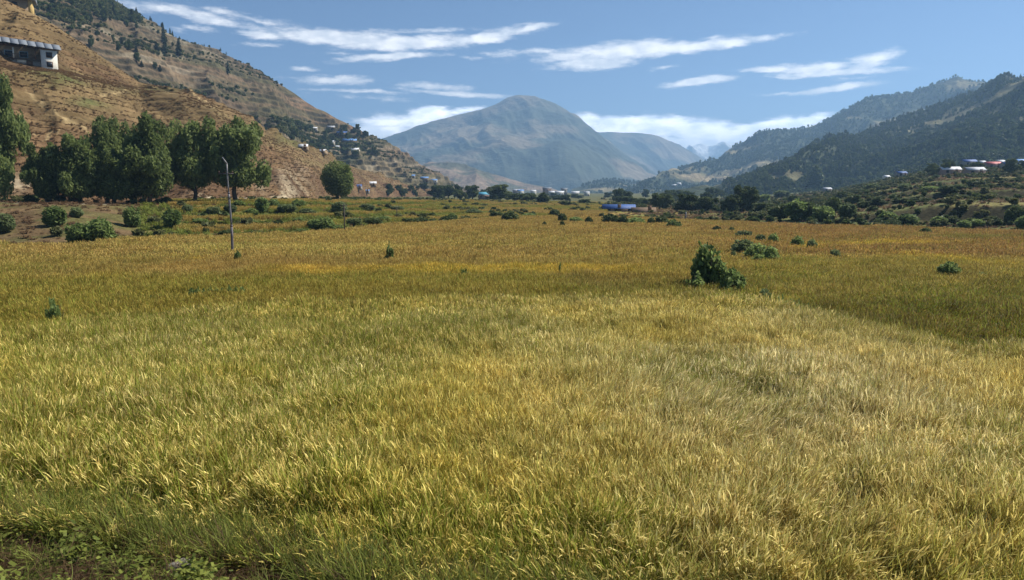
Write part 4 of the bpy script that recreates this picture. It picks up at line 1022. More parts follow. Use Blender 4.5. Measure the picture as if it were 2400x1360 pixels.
# the farmhouse on the near spur
def farmhouse():
    p = hit(92, 161, 'A'); Y = p.y + 1.0
    e = empty('farmhouse', (p.x, Y, p.z), math.radians(36))
    tag(e, 'long farmhouse with white gable bay and grey sheet roof on the brown spur', 'house')
    WL, D, HT = 15.0, 6.0, 4.6            # long wing runs to -x, white bay at its right end
    # long wing: lower storey of stone, upper storey of timber set back under the eaves
    MB().box(-WL, 0, 1.1, D, -2.5, 2.0).build('lower_wall', WM['stone'], e)
    MB().prism([(1.9, 2.0), (D, 2.0), (D, HT + .2), (1.9, HT + .2)], (-WL, 0)).build('upper_wall', WM['mud'], e)
    MB().add([(x, y, z) for y in (1.95, D - .05) for (x, z) in ((-WL, HT), (0, HT), (0, HT + .35), (-WL, HT + 1.1))], [(0, 1, 2, 3), (7, 6, 5, 4), (0, 3, 7, 4), (3, 2, 6, 7), (2, 1, 5, 6), (1, 0, 4, 5)]).build('gable_boards', M_DOOR, e)
    b = MB().box(-WL, -0.05, 0.55, 1.9, 1.9, 2.1).build('balcony', M_WOODPOLE, e)
    for k in range(9): MB().box(-.06, .06, .56, .68, 2.1, 3.0).build('baluster', M_WOODPOLE, b).location = (-0.8 - k * 1.6, 0, 0)
    MB().box(-WL, -.05, .56, .64, 3.0, 3.1).build('rail', M_WOODPOLE, b)
    for k in range(4):
        MB().box(-.13, .13, .6, .86, 2.1, HT - .15).build('post', WM['white'] if k == 1 else M_DOOR, e).location = (-1.0 - k * 4.2, 0, 0)
    for x, m in ((-3.2, M_BLUEW), (-6.0, M_BLUEW), (-9.5, M_GLASS), (-12.5, M_GLASS)):
        f = MB().box(-.85, .85, -.06, .06, -.7, .7).build('window', m, e); f.location = (x, 1.84, 3.2)
        MB().box(-.7, .7, -.03, .03, -.56, .56).build('pane', M_GLASS, f).location = (0, -.05, 0)
    for x in (-2.2, -7.5, -11.5):
        MB().box(-.6, .6, -.05, .05, 0, 1.75).build('door', M_GLASS if x < -5 else M_DOOR, e).location = (x, 1.04, 0)
    MB().box(-4.6, -2.9, 0.95, 1.1, 1.3, 1.9).build('plaster_panel', WM['white'], e)
    # white bay
    MB().box(0, 3.2, 0, D + .4, -2.5, HT).build('bay_wall', WM['white'], e)
    for z in (1.25, 3.35):
        f = MB().box(-.62, .62, -.05, .05, -.62, .62).build('window', M_DOOR, e); f.location = (1.6, -.04, z)
        MB().box(-.5, .5, -.03, .03, -.5, .5).build('pane', M_GLASS, f).location = (0, -.05, 0)
    # shed roof of metal sheets laid side by side, rising to the back
    n = 12; span = WL + 4.4; w = span / n
    for i in range(n):
        m = MB(); x0 = -WL - .3 + i * w; dz = 0.05 * (i % 2); lift = 1.5 * (1 - i / n)
        m.add([(x, y, z + 1.1 * (1 - (x + WL + .3) / span)) for x in (x0 + .02, x0 + w * .98) for (y, z) in ((-.5, HT + .02 + dz), (D * .62, HT + 1.75 + dz), (D + .9, HT + .3 + dz), (-.5, HT - .06 + dz), (D * .62, HT + 1.67 + dz), (D + .9, HT + .22 + dz))],
              [(0, 6, 7, 1), (1, 7, 8, 2), (3, 4, 10, 9), (4, 5, 11, 10), (0, 3, 9, 6), (2, 8, 11, 5), (0, 1, 4, 3), (1, 2, 5, 4), (6, 9, 10, 7), (7, 10, 11, 8)])
        m.build('roof_sheet', RM['iron'] if i % 3 else RM['slate'], e)
    MB().box(0, 3.2, -.2, -.08, HT - .2, HT + .1).build('eaves_board', M_DOOR, e)
farmhouse()
def upper_house():
    for y in range(22, 70):
        p = hit(78, y, 'A')
        if p is not None: break
    e = empty('hill_house', (p.x - .8, p.y - .6, p.z - .1), math.radians(28))
    tag(e, 'brown house with yellow corner wall on the spur crest, cut by the frame top', 'house')
    MB().box(-9, 0, 0, 5, -2, 3.6).build('wall', WM['mud'], e)
    MB().box(-.02, .9, -.1, 5.02, -2, 3.6).build('corner_wall', plain('ochre_plaster', (.46, .33, .13), .9, .15), e)
    MB().box(-9.1, -8.3, -.1, 5.02, -2, 3.6).build('corner_wall', bpy.data.materials['ochre_plaster'], e)
    MB().box(-7.5, -1, -.5, -.02, 0.0, .9).build('parapet', RM['slate'], e)
    for x in (-6, -3):
        f = MB().box(-.6, .6, -.06, .06, -.6, .6).build('window', M_DOOR, e); f.location = (x, -.03, 2.2)
        MB().box(-.5, .5, -.03, .03, -.5, .5).build('pane', M_GLASS, f).location = (0, -.05, 0)
    r = MB(); r.prism([(-.9, 3.5), (2.5, 4.9), (5.9, 3.5), (5.9, 3.65), (2.5, 5.05), (-.9, 3.65)], (-9.8, 1.7)); r.build('roof', RM['grey'], e)
upper_house()

# ------------------------------------------------------------------ poles
def main_pole():
    p = place(545, 610, None, 'g'); d = p.y; hgt = float(at(533., 384., d)[2]) - p.z
    e = empty('utility_pole', p); tag(e, 'tall bent steel utility pole standing in the rice field', 'pole')
    top = np.array(at(533., 384., d)) - np.array(p)
    def pt(t): return (top[0] * t + 0.06 * math.sin(t * 5), top[1] * t, hgt * t)
    for a, b_, r, m in ((-.08, .36, .10, M_STEELD), (.36, .70, .078, M_STEEL), (.70, 1.0, .06, M_STEEL)):
        ts = np.linspace(a, b_, 5); MB().tube([pt(t) for t in ts], [r * 1.05] + [r] * 4, 10).build('shaft_section', m, e, True)
    for t in (.36, .70):
        q = pt(t); MB().tube([(q[0], q[1], q[2] - .08), (q[0], q[1], q[2] + .08)], [.115 - .03 * t] * 2, 10).build('collar', M_STEELD, e)
    q = pt(1.0)
    MB().tube([q, (q[0] - .16, q[1], q[2] + .25), (q[0] - .34, q[1], q[2] + .52)], [.075, .06, .045], 8).build('bent_tip', M_STEEL, e, True)
    q2 = pt(.9); a = MB().box(-.75, .5, -.03, .03, -.03, .03).build('cross_arm', M_STEELD, e); a.location = q2
    for x in (-.65, -.2, .42):
        MB().tube([(x, 0, .02), (x, 0, .12), (x, 0, .2)], [.03, .055, .03], 7).build('insulator', M_PORC, a)
    q3 = pt(.66); MB().box(-.05, .12, -.16, -.08, -.2, .2).build('clamp_plate', M_STEEL, e).location = q3
main_pole()
def thin_pole(x, yt, yb, lab, d=None, r=.07, mat=M_WOODPOLE, arm=True):
    p = place(x, yb, d, 'g'); hgt = float(at(float(x), float(yt), p.y)[2]) - p.z
    e = empty('utility_pole', p); tag(e, lab, 'pole', 'thin poles across the valley')
    MB().tube([(0, 0, -.4), (.02, 0, hgt * .5), (0, 0, hgt)], [r * 1.3, r * 1.1, r * .8], 8).build('shaft', mat, e, True)
    if arm:
        a = MB().box(-.5, .5, -.04, .04, -.04, .04).build('cross_arm', mat, e); a.location = (0, -.08, hgt * .94)
        for s in (-.42, .42): MB().tube([(s, 0, .03), (s, 0, .1), (s, 0, .17)], [.03, .05, .03], 6).build('insulator', M_PORC, a)
thin_pole(808, 478, 553, 'thin wooden pole at the corner of the terraces')
thin_pole(930, 484, 516, 'short thin pole at the far edge of the golden field')
if 0: thin_pole(100, 370, 488, 'thin grey pole in front of the small pale willow', None, .055, M_WOODPOLE)
thin_pole(1607, 497, 516, 'pale short post right of the grey shed', None, .12, M_STEEL, False)

# ------------------------------------------------------------------ stones
def rock_mesh(name, r, mat=M_STONE, n=10, flat=.65):
    V = []; Q = []; T = []
    for i in range(1, 6):
        for k in range(n):
            th = math.pi * i / 6; ph = 2 * math.pi * k / n
            s = 1 + .28 * r.normal() * .6
            V.append((math.sin(th) * math.cos(ph) * s, math.sin(th) * math.sin(ph) * s, math.cos(th) * flat * s))
    V.append((0, 0, flat)); V.append((0, 0, -flat))
    for i in range(4):
        for k in range(n): Q.append((i * n + k, (i + 1) * n + k, (i + 1) * n + (k + 1) % n, i * n + (k + 1) % n))
    for k in range(n): T.append((5 * n, k, (k + 1) % n)); T.append((5 * n + 1, 4 * n + (k + 1) % n, 4 * n + k))
    return MB().add(V, Q, T).mesh(name, mat)
RK = [rock_mesh('rock', r_(700 + k)) for k in range(5)]
def rock(x, y, wpx, lab, k=0, sink=.2):
    p = place(x, y, None, 'g'); s = wpx * p.y / F / 2
    o = link('rock', RK[k], None, (p.x, p.y, p.z + s * (.4 - sink))); o.scale = (s, s * .8, s); o.rotation_euler = (0, 0, k * 1.3)
    tag(o, lab, 'rock')
rock(430, 1356, 100, 'grey rock on the weedy verge at the bottom of the picture', 0)
rock(382, 1368, 40, 'small rock touching the left of the verge rock', 1)
rock(1692, 678, 18, 'small white stone at the foot of the field bushes', 2, -.9)
sw = empty('stone_wall', place(640, 460, None, 'gA')); tag(sw, 'low wall of pale rubble stones along the road cut', 'stone wall')
r = r_(41); base = Vector(sw.location)
for k in range(60):
    x = 560 + 165 * k / 60
    p = place(x, 461, float(lin(x, [(560, 166), (725, 200)])), 'gA')
    o = link('stone', RK[k % 5], sw); s = .25 + .35 * r.random()
    o.location = (p.x - base.x, p.y - base.y, p.z - base.z + .2 + .3 * r.random()); o.scale = (s * 1.3, s, s); o.rotation_euler = (0, 0, 6 * r.random())

# ------------------------------------------------------------------ instanced growth (stuff)
def source(name, meshes):
    c = bpy.data.collections.new(name)
    for k, me in enumerate(meshes): link('%s_%02d' % (name, k), me, None, None, c)
    return c
def scatter(name, P, rot, scl, coll, nvar, label, tint=None, green=None, seed=0):
    n = len(P); r = r_(seed + 900)
    at_ = {'rot': ('POINT', 'FLOAT_VECTOR', rot), 'scl': ('POINT', 'FLOAT_VECTOR', scl), 'idx': ('POINT', 'INT', r.integers(0, nvar, n))}
    if tint is not None: at_['tint'] = ('POINT', 'FLOAT_COLOR', tint)
    if green is not None: at_['green'] = ('POINT', 'FLOAT', green)
    me = np_mesh(name, P, [], None, at_)
    o = link(name, me)
    ng = bpy.data.node_groups.new(name, 'GeometryNodeTree')
    ng.interface.new_socket('Geometry', in_out='INPUT', socket_type='NodeSocketGeometry')
    ng.interface.new_socket('Geometry', in_out='OUTPUT', socket_type='NodeSocketGeometry')
    i = ng.nodes.new('NodeGroupInput'); ou = ng.nodes.new('NodeGroupOutput')
    ip = ng.nodes.new('GeometryNodeInstanceOnPoints')
    ci = ng.nodes.new('GeometryNodeCollectionInfo'); ci.inputs['Collection'].default_value = coll
    ci.inputs['Separate Children'].default_value = True; ci.inputs['Reset Children'].default_value = True
    def na(nm, t):
        a = ng.nodes.new('GeometryNodeInputNamedAttribute'); a.data_type = t; a.inputs['Name'].default_value = nm
        return [s for s in a.outputs if s.enabled and s.name == 'Attribute'][0]
    er = ng.nodes.new('FunctionNodeEulerToRotation')
    ng.links.new(na('rot', 'FLOAT_VECTOR'), er.inputs[0]); ng.links.new(er.outputs[0], ip.inputs['Rotation'])
    ng.links.new(na('scl', 'FLOAT_VECTOR'), ip.inputs['Scale']); ng.links.new(na('idx', 'INT'), ip.inputs['Instance Index'])
    ip.inputs['Pick Instance'].default_value = True
    ng.links.new(i.outputs[0], ip.inputs['Points']); ng.links.new(ci.outputs[0], ip.inputs['Instance']); ng.links.new(ip.outputs[0], ou.inputs[0])
    m = o.modifiers.new('scatter', 'NODES'); m.node_group = ng
    return tag(o, label, kind='stuff')
def ribbon(pts, w, side):
    """pts (k,3), widths (k,), side (3,) -> verts, quads"""
    pts = np.asarray(pts); V = np.concatenate([pts - side * w[:, None] / 2, pts + side * w[:, None] / 2])
    k = len(pts); return V, [(i, i + 1, k + i + 1, k + i) for i in range(k - 1)]
def rice_clump(seed, nst, rad, hgt, ws=1.0, leaves=2):
    r = r_(seed); m = MB(); ear = []; shd = []
    for s in range(nst):
        q = rad * math.sqrt(r.random()); a = r.random() * 6.28
        x0, y0 = math.cos(a) * q, math.sin(a) * q
        b = r.random() * 6.28 if r.random() < .45 else 1.57 + r.normal(0, .6)      # bends mostly one way (local +y)
        dx, dy = math.cos(b), math.sin(b); h = hgt * (.78 + .34 * r.random()); br = r.random()
        side = np.array((-dy, dx, 0.15 * r.normal())); lean = .04 + .12 * r.random()
        # stem
        V, Q = ribbon([(x0, y0, 0), (x0 + dx * lean * .35 * h, y0 + dy * lean * .35 * h, h * .55), (x0 + dx * lean * h, y0 + dy * lean * h, h * .9)], np.array([.006, .006, .004]) * ws, side)
        m.add(V, Q); ear += [.15] * len(Q); shd += [br] * len(Q)
        # drooping panicle
        ex, ez = x0 + dx * lean * h, h * .88; ey = y0 + dy * lean * h
        l = (.10 + .08 * r.random()); dr = .12 + .55 * r.random() ** 1.8
        pts = [(ex, ey, ez)]
        ang = 1.5 - .2 * dr
        for t in range(4):
            ang -= .5 * dr; st = l / 4
            p = pts[-1]; pts.append((p[0] + dx * math.cos(ang) * st, p[1] + dy * math.cos(ang) * st, p[2] + math.sin(ang) * st))
        tw = unit(side + np.array((dx, dy, 0)) * r.normal(0, .7))
        V, Q = ribbon(pts, np.array([.004, .011, .016, .013, .005]) * ws, tw)
        m.add(V, Q); ear += [1.0] * len(Q); shd += [br * .8 + .2] * len(Q)
        for f in range(leaves):
            b2 = r.random() * 6.28; dx2, dy2 = math.cos(b2), math.sin(b2); l = hgt * (.35 + .35 * r.random()); z0 = h * (.25 + .4 * r.random())
            up = .9 + .4 * r.random(); pts = [(x0, y0, z0)]; ang = 1.2 * up
            for t in range(3):
                p = pts[-1]; st = l / 3; pts.append((p[0] + dx2 * math.cos(ang) * st, p[1] + dy2 * math.cos(ang) * st, p[2] + math.sin(ang) * st)); ang -= .15
            V, Q = ribbon(pts, np.array([.008, .013, .010, .002]) * ws, unit(np.array((-dy2, dx2, .3 * r.normal()))))
            m.add(V, Q); ear += [0.0 if r.random() < .8 else .6] * len(Q); shd += [r.random()] * len(Q)
    return m.mesh('rice_clump', M_CROP, {'ear': ('FACE', 'FLOAT', ear), 'shade': ('FACE', 'FLOAT', shd)})
near_src = source('rice_near', [rice_clump(1000 + k, 30, .19, .78, .95, 3) for k in range(8)])
mid_src = source('rice_mid', [rice_clump(1100 + k, 36, .34, .76, 1.5, 2) for k in range(6)])
far_src = source('rice_far', [rice_clump(1200 + k, 44, .62, .74, 3.2, 1) for k in range(6)])
def crop_points(y0, y1, per, seed, taper=.8):
    r = r_(seed)
    # jittered rows so that the planting reads as hills of rice, wider than the view on both sides
    st = 1 / math.sqrt(per)
    Y = np.arange(y0, y1, st); out = []
    for i, y in enumerate(Y):
        hw = y * taper + 4
        X = np.arange(-hw, hw, st); out.append(np.stack([X + r.uniform(-.45, .45, len(X)) * st, y + r.uniform(-.45, .45, len(X)) * st], -1))
    P = np.concatenate(out); ok = in_crop(P[:, 0], P[:, 1]); return P[ok]
def crop(P, seed, hs, coll, nvar, label, name):
    r = r_(seed); X, Y = P[:, 0], P[:, 1]; n = len(P)
    # lodged swirls: wind has laid the stalks over along a slowly turning direction
    flow = 6.28 * 1.2 * fbm(X / 9, Y / 9, 130, 3) + .6
    lodge = (.6 * sstep(.42, .66, fbm(X / 3.5, Y / 3.5, 140, 3)) + .6 * sstep(.48, .66, fbm(X / .9, Y / 1.1, 143, 2))) * (Y < 45)
    px, py = proj(X, Y, .5)
    lodge = np.clip(lodge * (.3 + .9 * sstep(1000, 1700, px)), 0, 1)
    tilt = .10 + .50 * lodge + .09 * r.normal(size=n)
    yaw = flow + r.normal(0, 1.0, n) * (1.6 - lodge)
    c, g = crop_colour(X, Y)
    c = c * (.8 + .4 * r.random((n, 1)))
    sc = (.86 + .28 * r.random(n)); hh = sc * hs * (.62 + .5 * fbm(X / 2.2, Y / 2.2, 150, 3) + .3 * fbm(X / .55, Y / .55, 152, 2))
    bottom = 1 - .28 * verge(X, Y - 1.2) - .25 * verge(X, Y - .5)
    Z = G(X, Y)
    return scatter(name, np.stack([X, Y, Z], -1), np.stack([-tilt, np.zeros(n), yaw], -1), np.stack([sc, sc, hh * bottom], -1), coll, nvar, label, c, np.clip(g + .12 * r.normal(size=n), 0, 1), seed)
crop(crop_points(6.2, 22, 24, 1), 1, 1.0, near_src, 8, 'ripe yellow green rice with drooping ears in the near field', 'rice_crop')
crop(crop_points(22, 52, 11, 2), 2, 1.0, mid_src, 6, 'olive brown rice crop in the middle of the valley floor', 'rice_crop')
crop(crop_points(52, 152, 3.4, 3), 3, 1.0, far_src, 6, 'golden brown rice crop reaching the far field edge', 'rice_crop')

def upright_(n, r): return np.stack([r.normal(0, .12, n), r.normal(0, .12, n), r.random(n) * 6.28], -1)
# verge: dry tufts, green grass and small leafy weeds
def tuft(seed, n, h, rad, w, mat, spread=.6):
    r = r_(seed); m = MB(); sh = []
    for k in range(n):
        a = r.random() * 6.28; q = rad * math.sqrt(r.random()); b = r.random() * 6.28; dx, dy = math.cos(b), math.sin(b)
        l = h * (.6 + .6 * r.random()); ang = 1.5 - spread * r.random(); p = [(math.cos(a) * q, math.sin(a) * q, -.02 * h)]
        for t in range(3):
            e = p[-1]; p.append((e[0] + dx * math.cos(ang) * l / 3, e[1] + dy * math.cos(ang) * l / 3, e[2] + math.sin(ang) * l / 3)); ang -= .35 * spread * (1 + r.random())
        V, Q = ribbon(p, np.array([1, .9, .6, .1]) * w, unit(np.array((-dy, dx, .2 * r.normal())))); m.add(V, Q); sh += [r.random()] * len(Q)
    return m.mesh('tuft', mat, {'shade': ('FACE', 'FLOAT', sh)})
def weed(seed, mat):
    r = r_(seed); n = 160
    C = np.stack([r.normal(0, .10, n), r.normal(0, .10, n), np.abs(r.normal(0, .09, n)) + .02], -1)
    a = unit(r.normal(size=(n, 3)) * (1, 1, .5)); b = unit(np.cross(a, unit(r.normal(size=(n, 3)) * .4 + (0, 0, 1))))
    s = .010 + .012 * r.random((n, 1)); V, Q = quads(C, a * s * 1.5, b * s * .7)
    return np_mesh('weed', V, Q, mat, {'shade': ('FACE', 'FLOAT', r.random(n))})
r = r_(5); X = r.uniform(-110, 60, 60000); Y = r.uniform(75, 330, 60000)
px, py, ye, yl, yr, Yp = ground_parts(X, Y)
sl = np.hypot(G(X + .8, Y) - G(X, Y), G(X, Y + .8) - G(X, Y)) / .8
ok = (Yp > yl + 1) & (px > 400) & (px < 1420) & (sl < .09) & (Y < yl + lin(px, BANKW) * 1.1 + 30)
X, Y, px = X[ok], Y[ok], px[ok]; n = len(X); k = fbm(X / 16, Y / 9, 95, 4)
tc_ = mix(np.array([0.42, 0.30, 0.09]), np.array([0.30, 0.26, 0.06]), sstep(.46, .60, k)) * (.8 + .4 * r.random((n, 1)))
s = .7 + .5 * r.random(n)
scatter('terrace_crop', np.stack([X, Y, G(X, Y)], -1), np.stack([r.normal(0, .12, n), r.normal(0, .12, n), r.random(n) * 6.28], -1), np.stack([s, s, s * .8], -1), far_src, 6, 'gold and green crop on the narrow terraces at the left', tc_, .2 + .4 * sstep(.46, .60, k), 6)
step_src = source('step_grass', [tuft(1700 + k, 34, .75, .35, .07, M_WEED, .9) for k in range(3)])
r = r_(6); X = r.uniform(-110, 70, 90000); Y = r.uniform(75, 330, 90000)
px, py, ye, yl, yr, Yp = ground_parts(X, Y)
sl = np.hypot(G(X + .8, Y) - G(X, Y), G(X, Y + .8) - G(X, Y)) / .8
ok = (Yp > yl - 1) & (px > 330) & (px < 1420) & (sl > .10) & (Y < yl + lin(px, BANKW) * 1.1 + 30)
X, Y = X[ok], Y[ok]; n = len(X); s = .6 + .6 * r.random(n)
scatter('terrace_grass', np.stack([X, Y, G(X, Y)], -1), upright_(n, r), np.stack([s, s, s], -1), step_src, 3, 'long green grass on the terrace steps at the left')

verge_src = source('verge', [tuft(1300 + k, 46, .34, .14, .006, M_TUFT, 1.3) for k in range(6)] + [weed(1310 + k, M_WEED) for k in range(2)] + [tuft(1320 + k, 40, .34, .1, .007, M_WEED, .9) for k in range(2)])
edge_src = source('edge', [tuft(1340 + k, 34, .62, .16, .010, M_WEED, .55) for k in range(3)] + [tuft(1345 + k, 34, .58, .16, .008, M_TUFT, .6) for k in range(2)])
r = r_(79); P = np.stack([r.uniform(-10, 3, 7000), r.uniform(6.4, 10.2, 7000)], -1)
P = P[np.abs(verge(P[:, 0], P[:, 1] - .35) - .48) < .475]
n = len(P); s = .6 + .7 * r.random(n)
scatter('edge_grass', np.stack([P[:, 0], P[:, 1], G(P[:, 0], P[:, 1])], -1), np.stack([r.normal(0, .2, n), r.normal(0, .2, n), r.random(n) * 6.28], -1), np.stack([s, s, s], -1), edge_src, 5, 'tall green and dry grass between the rice and the verge')
r = r_(77); P = np.stack([r.uniform(-14, 11, 9000), r.uniform(5.5, 13, 9000)], -1)
P = P[(verge(P[:, 0], P[:, 1]) > .35 + .3 * r.random(len(P)))]
P = P[fbm(P[:, 0] / .7, P[:, 1] / .7, 160, 2) > .36]
n = len(P); s = .7 + .8 * r.random(n)
scatter('verge_grass', np.stack([P[:, 0], P[:, 1], G(P[:, 0], P[:, 1])], -1), np.stack([r.normal(0, .15, n), r.normal(0, .15, n), r.random(n) * 6.28], -1), np.stack([s, s, s], -1), verge_src, 10, 'dry tufts and small green weeds on the roadside verge')

# dry tufts and scrub on banks, near hill and terraced hill
tuft_src = source('hill_tuft', [tuft(1400 + k, 26, .8, .45, .12, M_TUFT, 1.2) for k in range(4)])
scrub_src = source('scrub', [crown_mesh('scrub', bush_lobes(r_(1500 + k), 4), 150, .17, M_SCRUB, r_(1500 + k), shell=.4) for k in range(3)] + [crown_mesh('scrub', bush_lobes(r_(1520 + k), 4), 150, .17, M_TREE, r_(1520 + k), shell=.4) for k in range(2)])
def on_sheet(out, V, n, r, vmin=.03, vmax=1.0):
    nr, nc, _ = out.shape; vals = V[:, 0]
    i = r.uniform(np.searchsorted(vals, vmin), np.searchsorted(vals, vmax) - 1.01, n); j = r.uniform(0, nc - 1.01, n)
    a = i.astype(int); b = j.astype(int); fi = (i - a)[:, None]; fj = (j - b)[:, None]
    P = out[a, b] * (1 - fi) * (1 - fj) + out[a + 1, b] * fi * (1 - fj) + out[a, b + 1] * (1 - fi) * fj + out[a + 1, b + 1] * fi * fj
    return P, vals[a], b / nc
def upright(n, r): return np.stack([r.normal(0, .12, n), r.normal(0, .12, n), r.random(n) * 6.28], -1)
r = r_(81); P, v, u = on_sheet(hillA[1], hillA[2], 34000, r)
P = P[(fbm(P[:, 0] / 7, P[:, 2] / 4, 170, 3) + .25 * (r.random(len(P)) - .5) > .42)]
n = len(P); s = .3 + .5 * r.random(n); scatter('hill_grass', P, upright(n, r), np.stack([s, s, s * .8], -1), tuft_src, 4, 'dry brown grass tufts covering the near spur')
def bank_pts(n, r):
    X = r.uniform(-190, 210, n); Y = r.uniform(60, 330, n)
    X[: n // 4] = r.uniform(60, 420, n // 4); Y[: n // 4] = r.uniform(180, 520, n // 4)
    px, py, ye, yl, yr, Yp = ground_parts(X, Y)
    ok = ((Yp > yl) & (px < 1500) | (Yp > yr) & (px > 1400)) & (px > -500) & (px < 2900)
    return X[ok], Y[ok], px[ok], py[ok]
X, Y, px, py = bank_pts(90000, r); Z = G(X, Y)
k = fbm(X / 8, Y / 8, 180, 4)
sl = np.hypot(G(X + .8, Y) - Z, G(X, Y + .8) - Z) / .8
ok = (k + .3 * (r.random(len(k)) - .5) > .43) & ~((px > 1500) & (sl > .22)); n = ok.sum(); s = .35 + .8 * r.random(n) ** 2
scatter('bank_grass', np.stack([X, Y, Z], -1)[ok], upright(n, r), np.stack([s, s, s * .8], -1), tuft_src, 4, 'dry grass tufts on the field banks and terraces')
X, Y, px, py = bank_pts(34000, r_(82)); Z = G(X, Y); e = .8
sl = np.hypot(G(X + e, Y) - Z, G(X, Y + e) - Z) / e
k = fbm(X / 9, Y / 9, 190, 4) + .16 * (sl > .2) + .05 * (px > 1700)
ok = k + .10 * (Y > 240) > np.where(px < 1350, .635, .575); n = ok.sum(); rr = r_(83); s = .25 + 1.2 * rr.random(n) ** 2
scatter('bank_scrub', np.stack([X, Y, Z], -1)[ok], upright(n, rr), np.stack([s * 1.4, s * 1.4, s], -1), scrub_src, 5, 'low scrub thick on the banks and terrace edges')
rr = r_(84); P, v, u = on_sheet(hillB[1], hillB[2], 60000, rr)
px, py = proj(P[:, 0], P[:, 1], P[:, 2])
w = np.minimum(1, 1.1 * blob(px, py, 225, 20, 150, 36) + .40 * blob(px, py, 330, 130, 100, 40) + 1.2 * blob(px, py, 790, 345, 85, 22) + blob(px, py, 690, 300, 60, 26) + .45 * blob(px, py, 560, 230, 140, 50))
k = fbm(P[:, 0] / 24, P[:, 2] / 14, 200, 4)
ok = k + .25 * w + .22 * (rr.random(len(P)) - .5) > .60
ok &= rr.random(len(P)) < .24 + .75 * w
n = ok.sum(); s = (.7 + 1.2 * rr.random(n)) * (1 + .7 * w[ok])
scatter('hillside_scrub', P[ok], upright(n, rr), np.stack([s * 1.5, s * 1.5, s * 1.2], -1), scrub_src, 5, 'dark scrub and bushes dotting the terraced hill')

# woods on the right hills and the crest of the left one
pine_src = source('far_pine', [VAR['pine', k][0] for k in range(4)])
broad_src = source('far_broad', [crown_mesh('far_broad', [(0, 0, .55, .26, .26, .36), (.1, .05, .4, .2, .2, .25), (-.12, .02, .62, .18, .18, .25)], 260, .10, M_TREE, r_(1600 + k)) for k in range(3)])
def wood(name, hill, n, seed, thr, hmin, hmax, label, coll, nv, scale):
    rr = r_(seed); P, v, u = on_sheet(hill[1], hill[2], n, rr, .04, 1.02)
    k = fbm(P[:, 0] / scale, P[:, 2] / (scale * .5) + P[:, 1] / (scale * 1.5), seed, 5)
    ok = k < thr + .1 * (rr.random(len(P)) - .5)
    ppx, _ = proj(P[:, 0], P[:, 1], P[:, 2]); ok &= ppx > ((1690 if hill is hillG else 1360) + 170 * rr.random(len(P)) ** 2)
    n = ok.sum(); h = hmin + (hmax - hmin) * rr.random(n)
    scatter(name, P[ok], upright(n, rr) * (.3, .3, 1), np.stack([h * .95, h * .95, h], -1), coll, nv, label)
wood('pine_forest', hillG, 6000, 108, .58, 4, 8, 'dense pine forest on the right hillside', pine_src, 4, 90)
wood('mixed_wood', hillG, 21000, 108, .64, 2.5, 7, 'mixed bushy wood between the pines on the right hillside', broad_src, 3, 90)
wood('far_forest', hillF, 17000, 88, .53, 5, 10, 'hazy forest covering the far right ridge', broad_src, 3, 130)
# pines one can tell apart on the skylines
def skyline_pines(hill, n, seed, x0, x1, hmin, hmax, label, group):
    rr = r_(seed); out, V = hill[1], hill[2]; i0 = int(np.argmin(np.abs(V[:, 0] - 1)))
    row = out[i0]; px, _ = proj(row[:, 0], row[:, 1], row[:, 2])
    for x in np.sort(rr.uniform(x0, x1, n)):
        j = int(np.clip(np.searchsorted(px, x), 0, len(px) - 1)); p = row[j] + rr.normal(0, 3, 3) * (1, 1, 0)
        h = hmin + (hmax - hmin) * rr.random() ** 1.5
        plant('pine', Vector((p[0], p[1], p[2] - 1.2)), h, h * (.34 + .12 * rr.random()), label, 'tree', group, 'pine_tree')
skyline_pines(hillG, 75, 5, 1800, 2440, 5, 11, 'dark pine standing on the right hill skyline', 'pines on the right hill skyline')
skyline_pines(hillF, 40, 6, 1960, 2260, 6, 13, 'hazy pine on the far right ridge skyline', 'pines on the far ridge skyline')
skyline_pines(hillB, 46, 7, 215, 420, 3.5, 7, 'dark pine on the upper left skyline', 'pines on the upper left skyline')
skyline_pines(hillB, 14, 8, 420, 620, 2.5, 5, 'small pine along the descending left skyline', 'small pines on the left skyline')
for (x, yt, yb, w, lab) in ((384, 56, 100, 12, 'tallest pine breaking the left skyline'), (388, 84, 128, 14, 'bare stemmed pine just below the tallest skyline pine'), (420, 92, 132, 16, 'pine right of the two tall skyline pines'), (535, 145, 176, 10, 'thin lone pine on the middle of the terraced hill'), (800, 292, 322, 12, 'dark pointed pine in the hillside village')):
    tree_px('pine', x, yt, yb, w, lab, None, None, 'pine_tree', 'tree', 'B')
rr = r_(9)
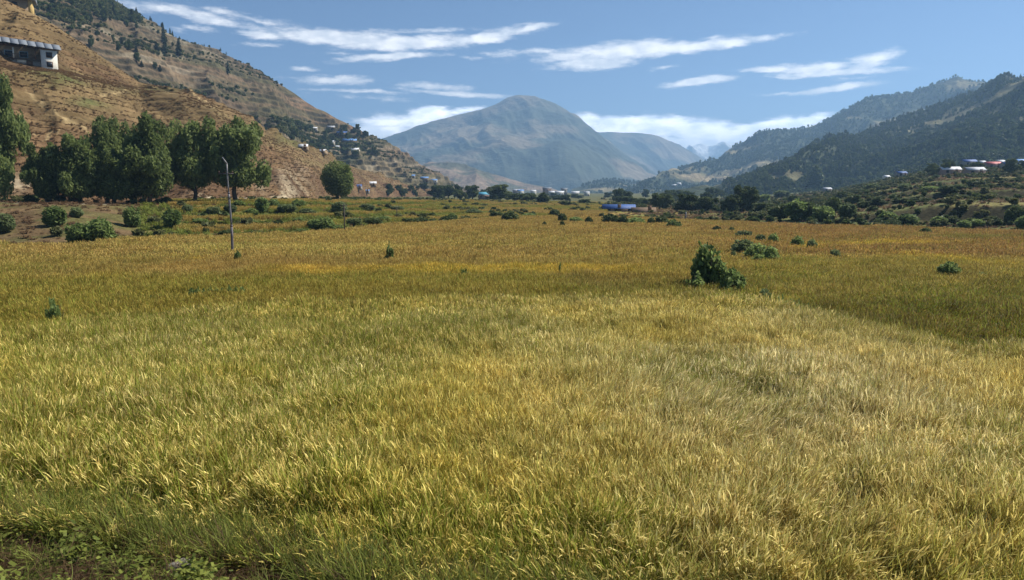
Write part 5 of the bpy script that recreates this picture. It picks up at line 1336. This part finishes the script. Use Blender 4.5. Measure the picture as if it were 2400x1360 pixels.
for k in range(54):
    x, y = (rr.uniform(110, 330), rr.uniform(6, 60)) if k < 30 else (rr.uniform(180, 430), rr.uniform(60, 180))
    p = hit(x, y, 'AB')
    if p is None or p.y < 330: continue
    h = rr.uniform(3, 6.5); plant('round' if k % 3 else 'pine', p, h, h * .6, 'dark tree scattered on the upper terraced hill', 'tree', 'trees on the upper terraced hill', 'hill_tree')
for k in range(46):
    x, y = rr.uniform(660, 880), rr.uniform(300, 368)
    p = hit(x, y, 'B')
    if p is None: continue
    h = rr.uniform(4, 8); plant('round', p, h, h * .9, 'dark tree among the houses of the hillside village', 'tree', 'trees in the hillside village', 'village_tree')
for k in range(30):
    x, y = rr.uniform(2170, 2400), rr.uniform(372, 412)
    p = hit(x, y, 'gG')
    if p is None or p.y > 470: continue
    h = rr.uniform(2.5, 5.5); plant('round', p, h, h * .9, 'dark tree among the roofs of the right village', 'tree', 'trees in the right village', 'village_tree')
for k in range(16):
    x, y = rr.uniform(880, 1010), rr.uniform(442, 462)
    p = hit(x, y, 'gAB')
    if p is None: continue
    h = rr.uniform(3, 6); plant('round', p, h, h * 1.0, 'low tree at the end of the left hill', 'tree', 'trees at the end of the left hill', 'hill_foot_tree')

# weeds standing in the rice
WEEDS = [(1640, 640, 672, 60, 'low weeds round the foot of the tallest field bush'), (1725, 652, 684, 60, 'low weeds trailing right of the dark low field bush'), (1760, 592, 612, 70, 'low weeds round the field bush cluster'),
         (130, 700, 755, 46, 'pale tall weed clump in the left of the near field'), (360, 688, 704, 40, 'dull green weed patch left of the dark weed row'),
         (910, 570, 606, 24, 'tall yellowish weed in the golden field'), (1090, 628, 650, 20, 'small weed on the yellow strip'), (1315, 612, 640, 12, 'thin weed right of the yellow strip')]
for (x, yt, yb, w, lab) in WEEDS:
    tree_px('sparse', x, yt, yb, w, lab, None, None, 'weed_clump', 'weed', 'g')
for k in range(9):
    x = 448 + 15 * k
    tree_px('bush', x, 676 - .6 * k + (k % 3), 695 - .6 * k, 18, 'dark green weed in the left field row, ' + ORD[k] + ' from the left', None, 'dark weeds in a row in the left field', 'weed', 'weed', 'g')
for k in range(10):
    x = 1835 + 17 * k; y = 712 + 6.4 * k
    tree_px('sparse', x, y - 20, y + 12, 30, 'brown green weed on the near field corner bund, ' + ORD[k] + ' from the left', None, 'weeds along the near field corner bund', 'weed', 'weed', 'g')
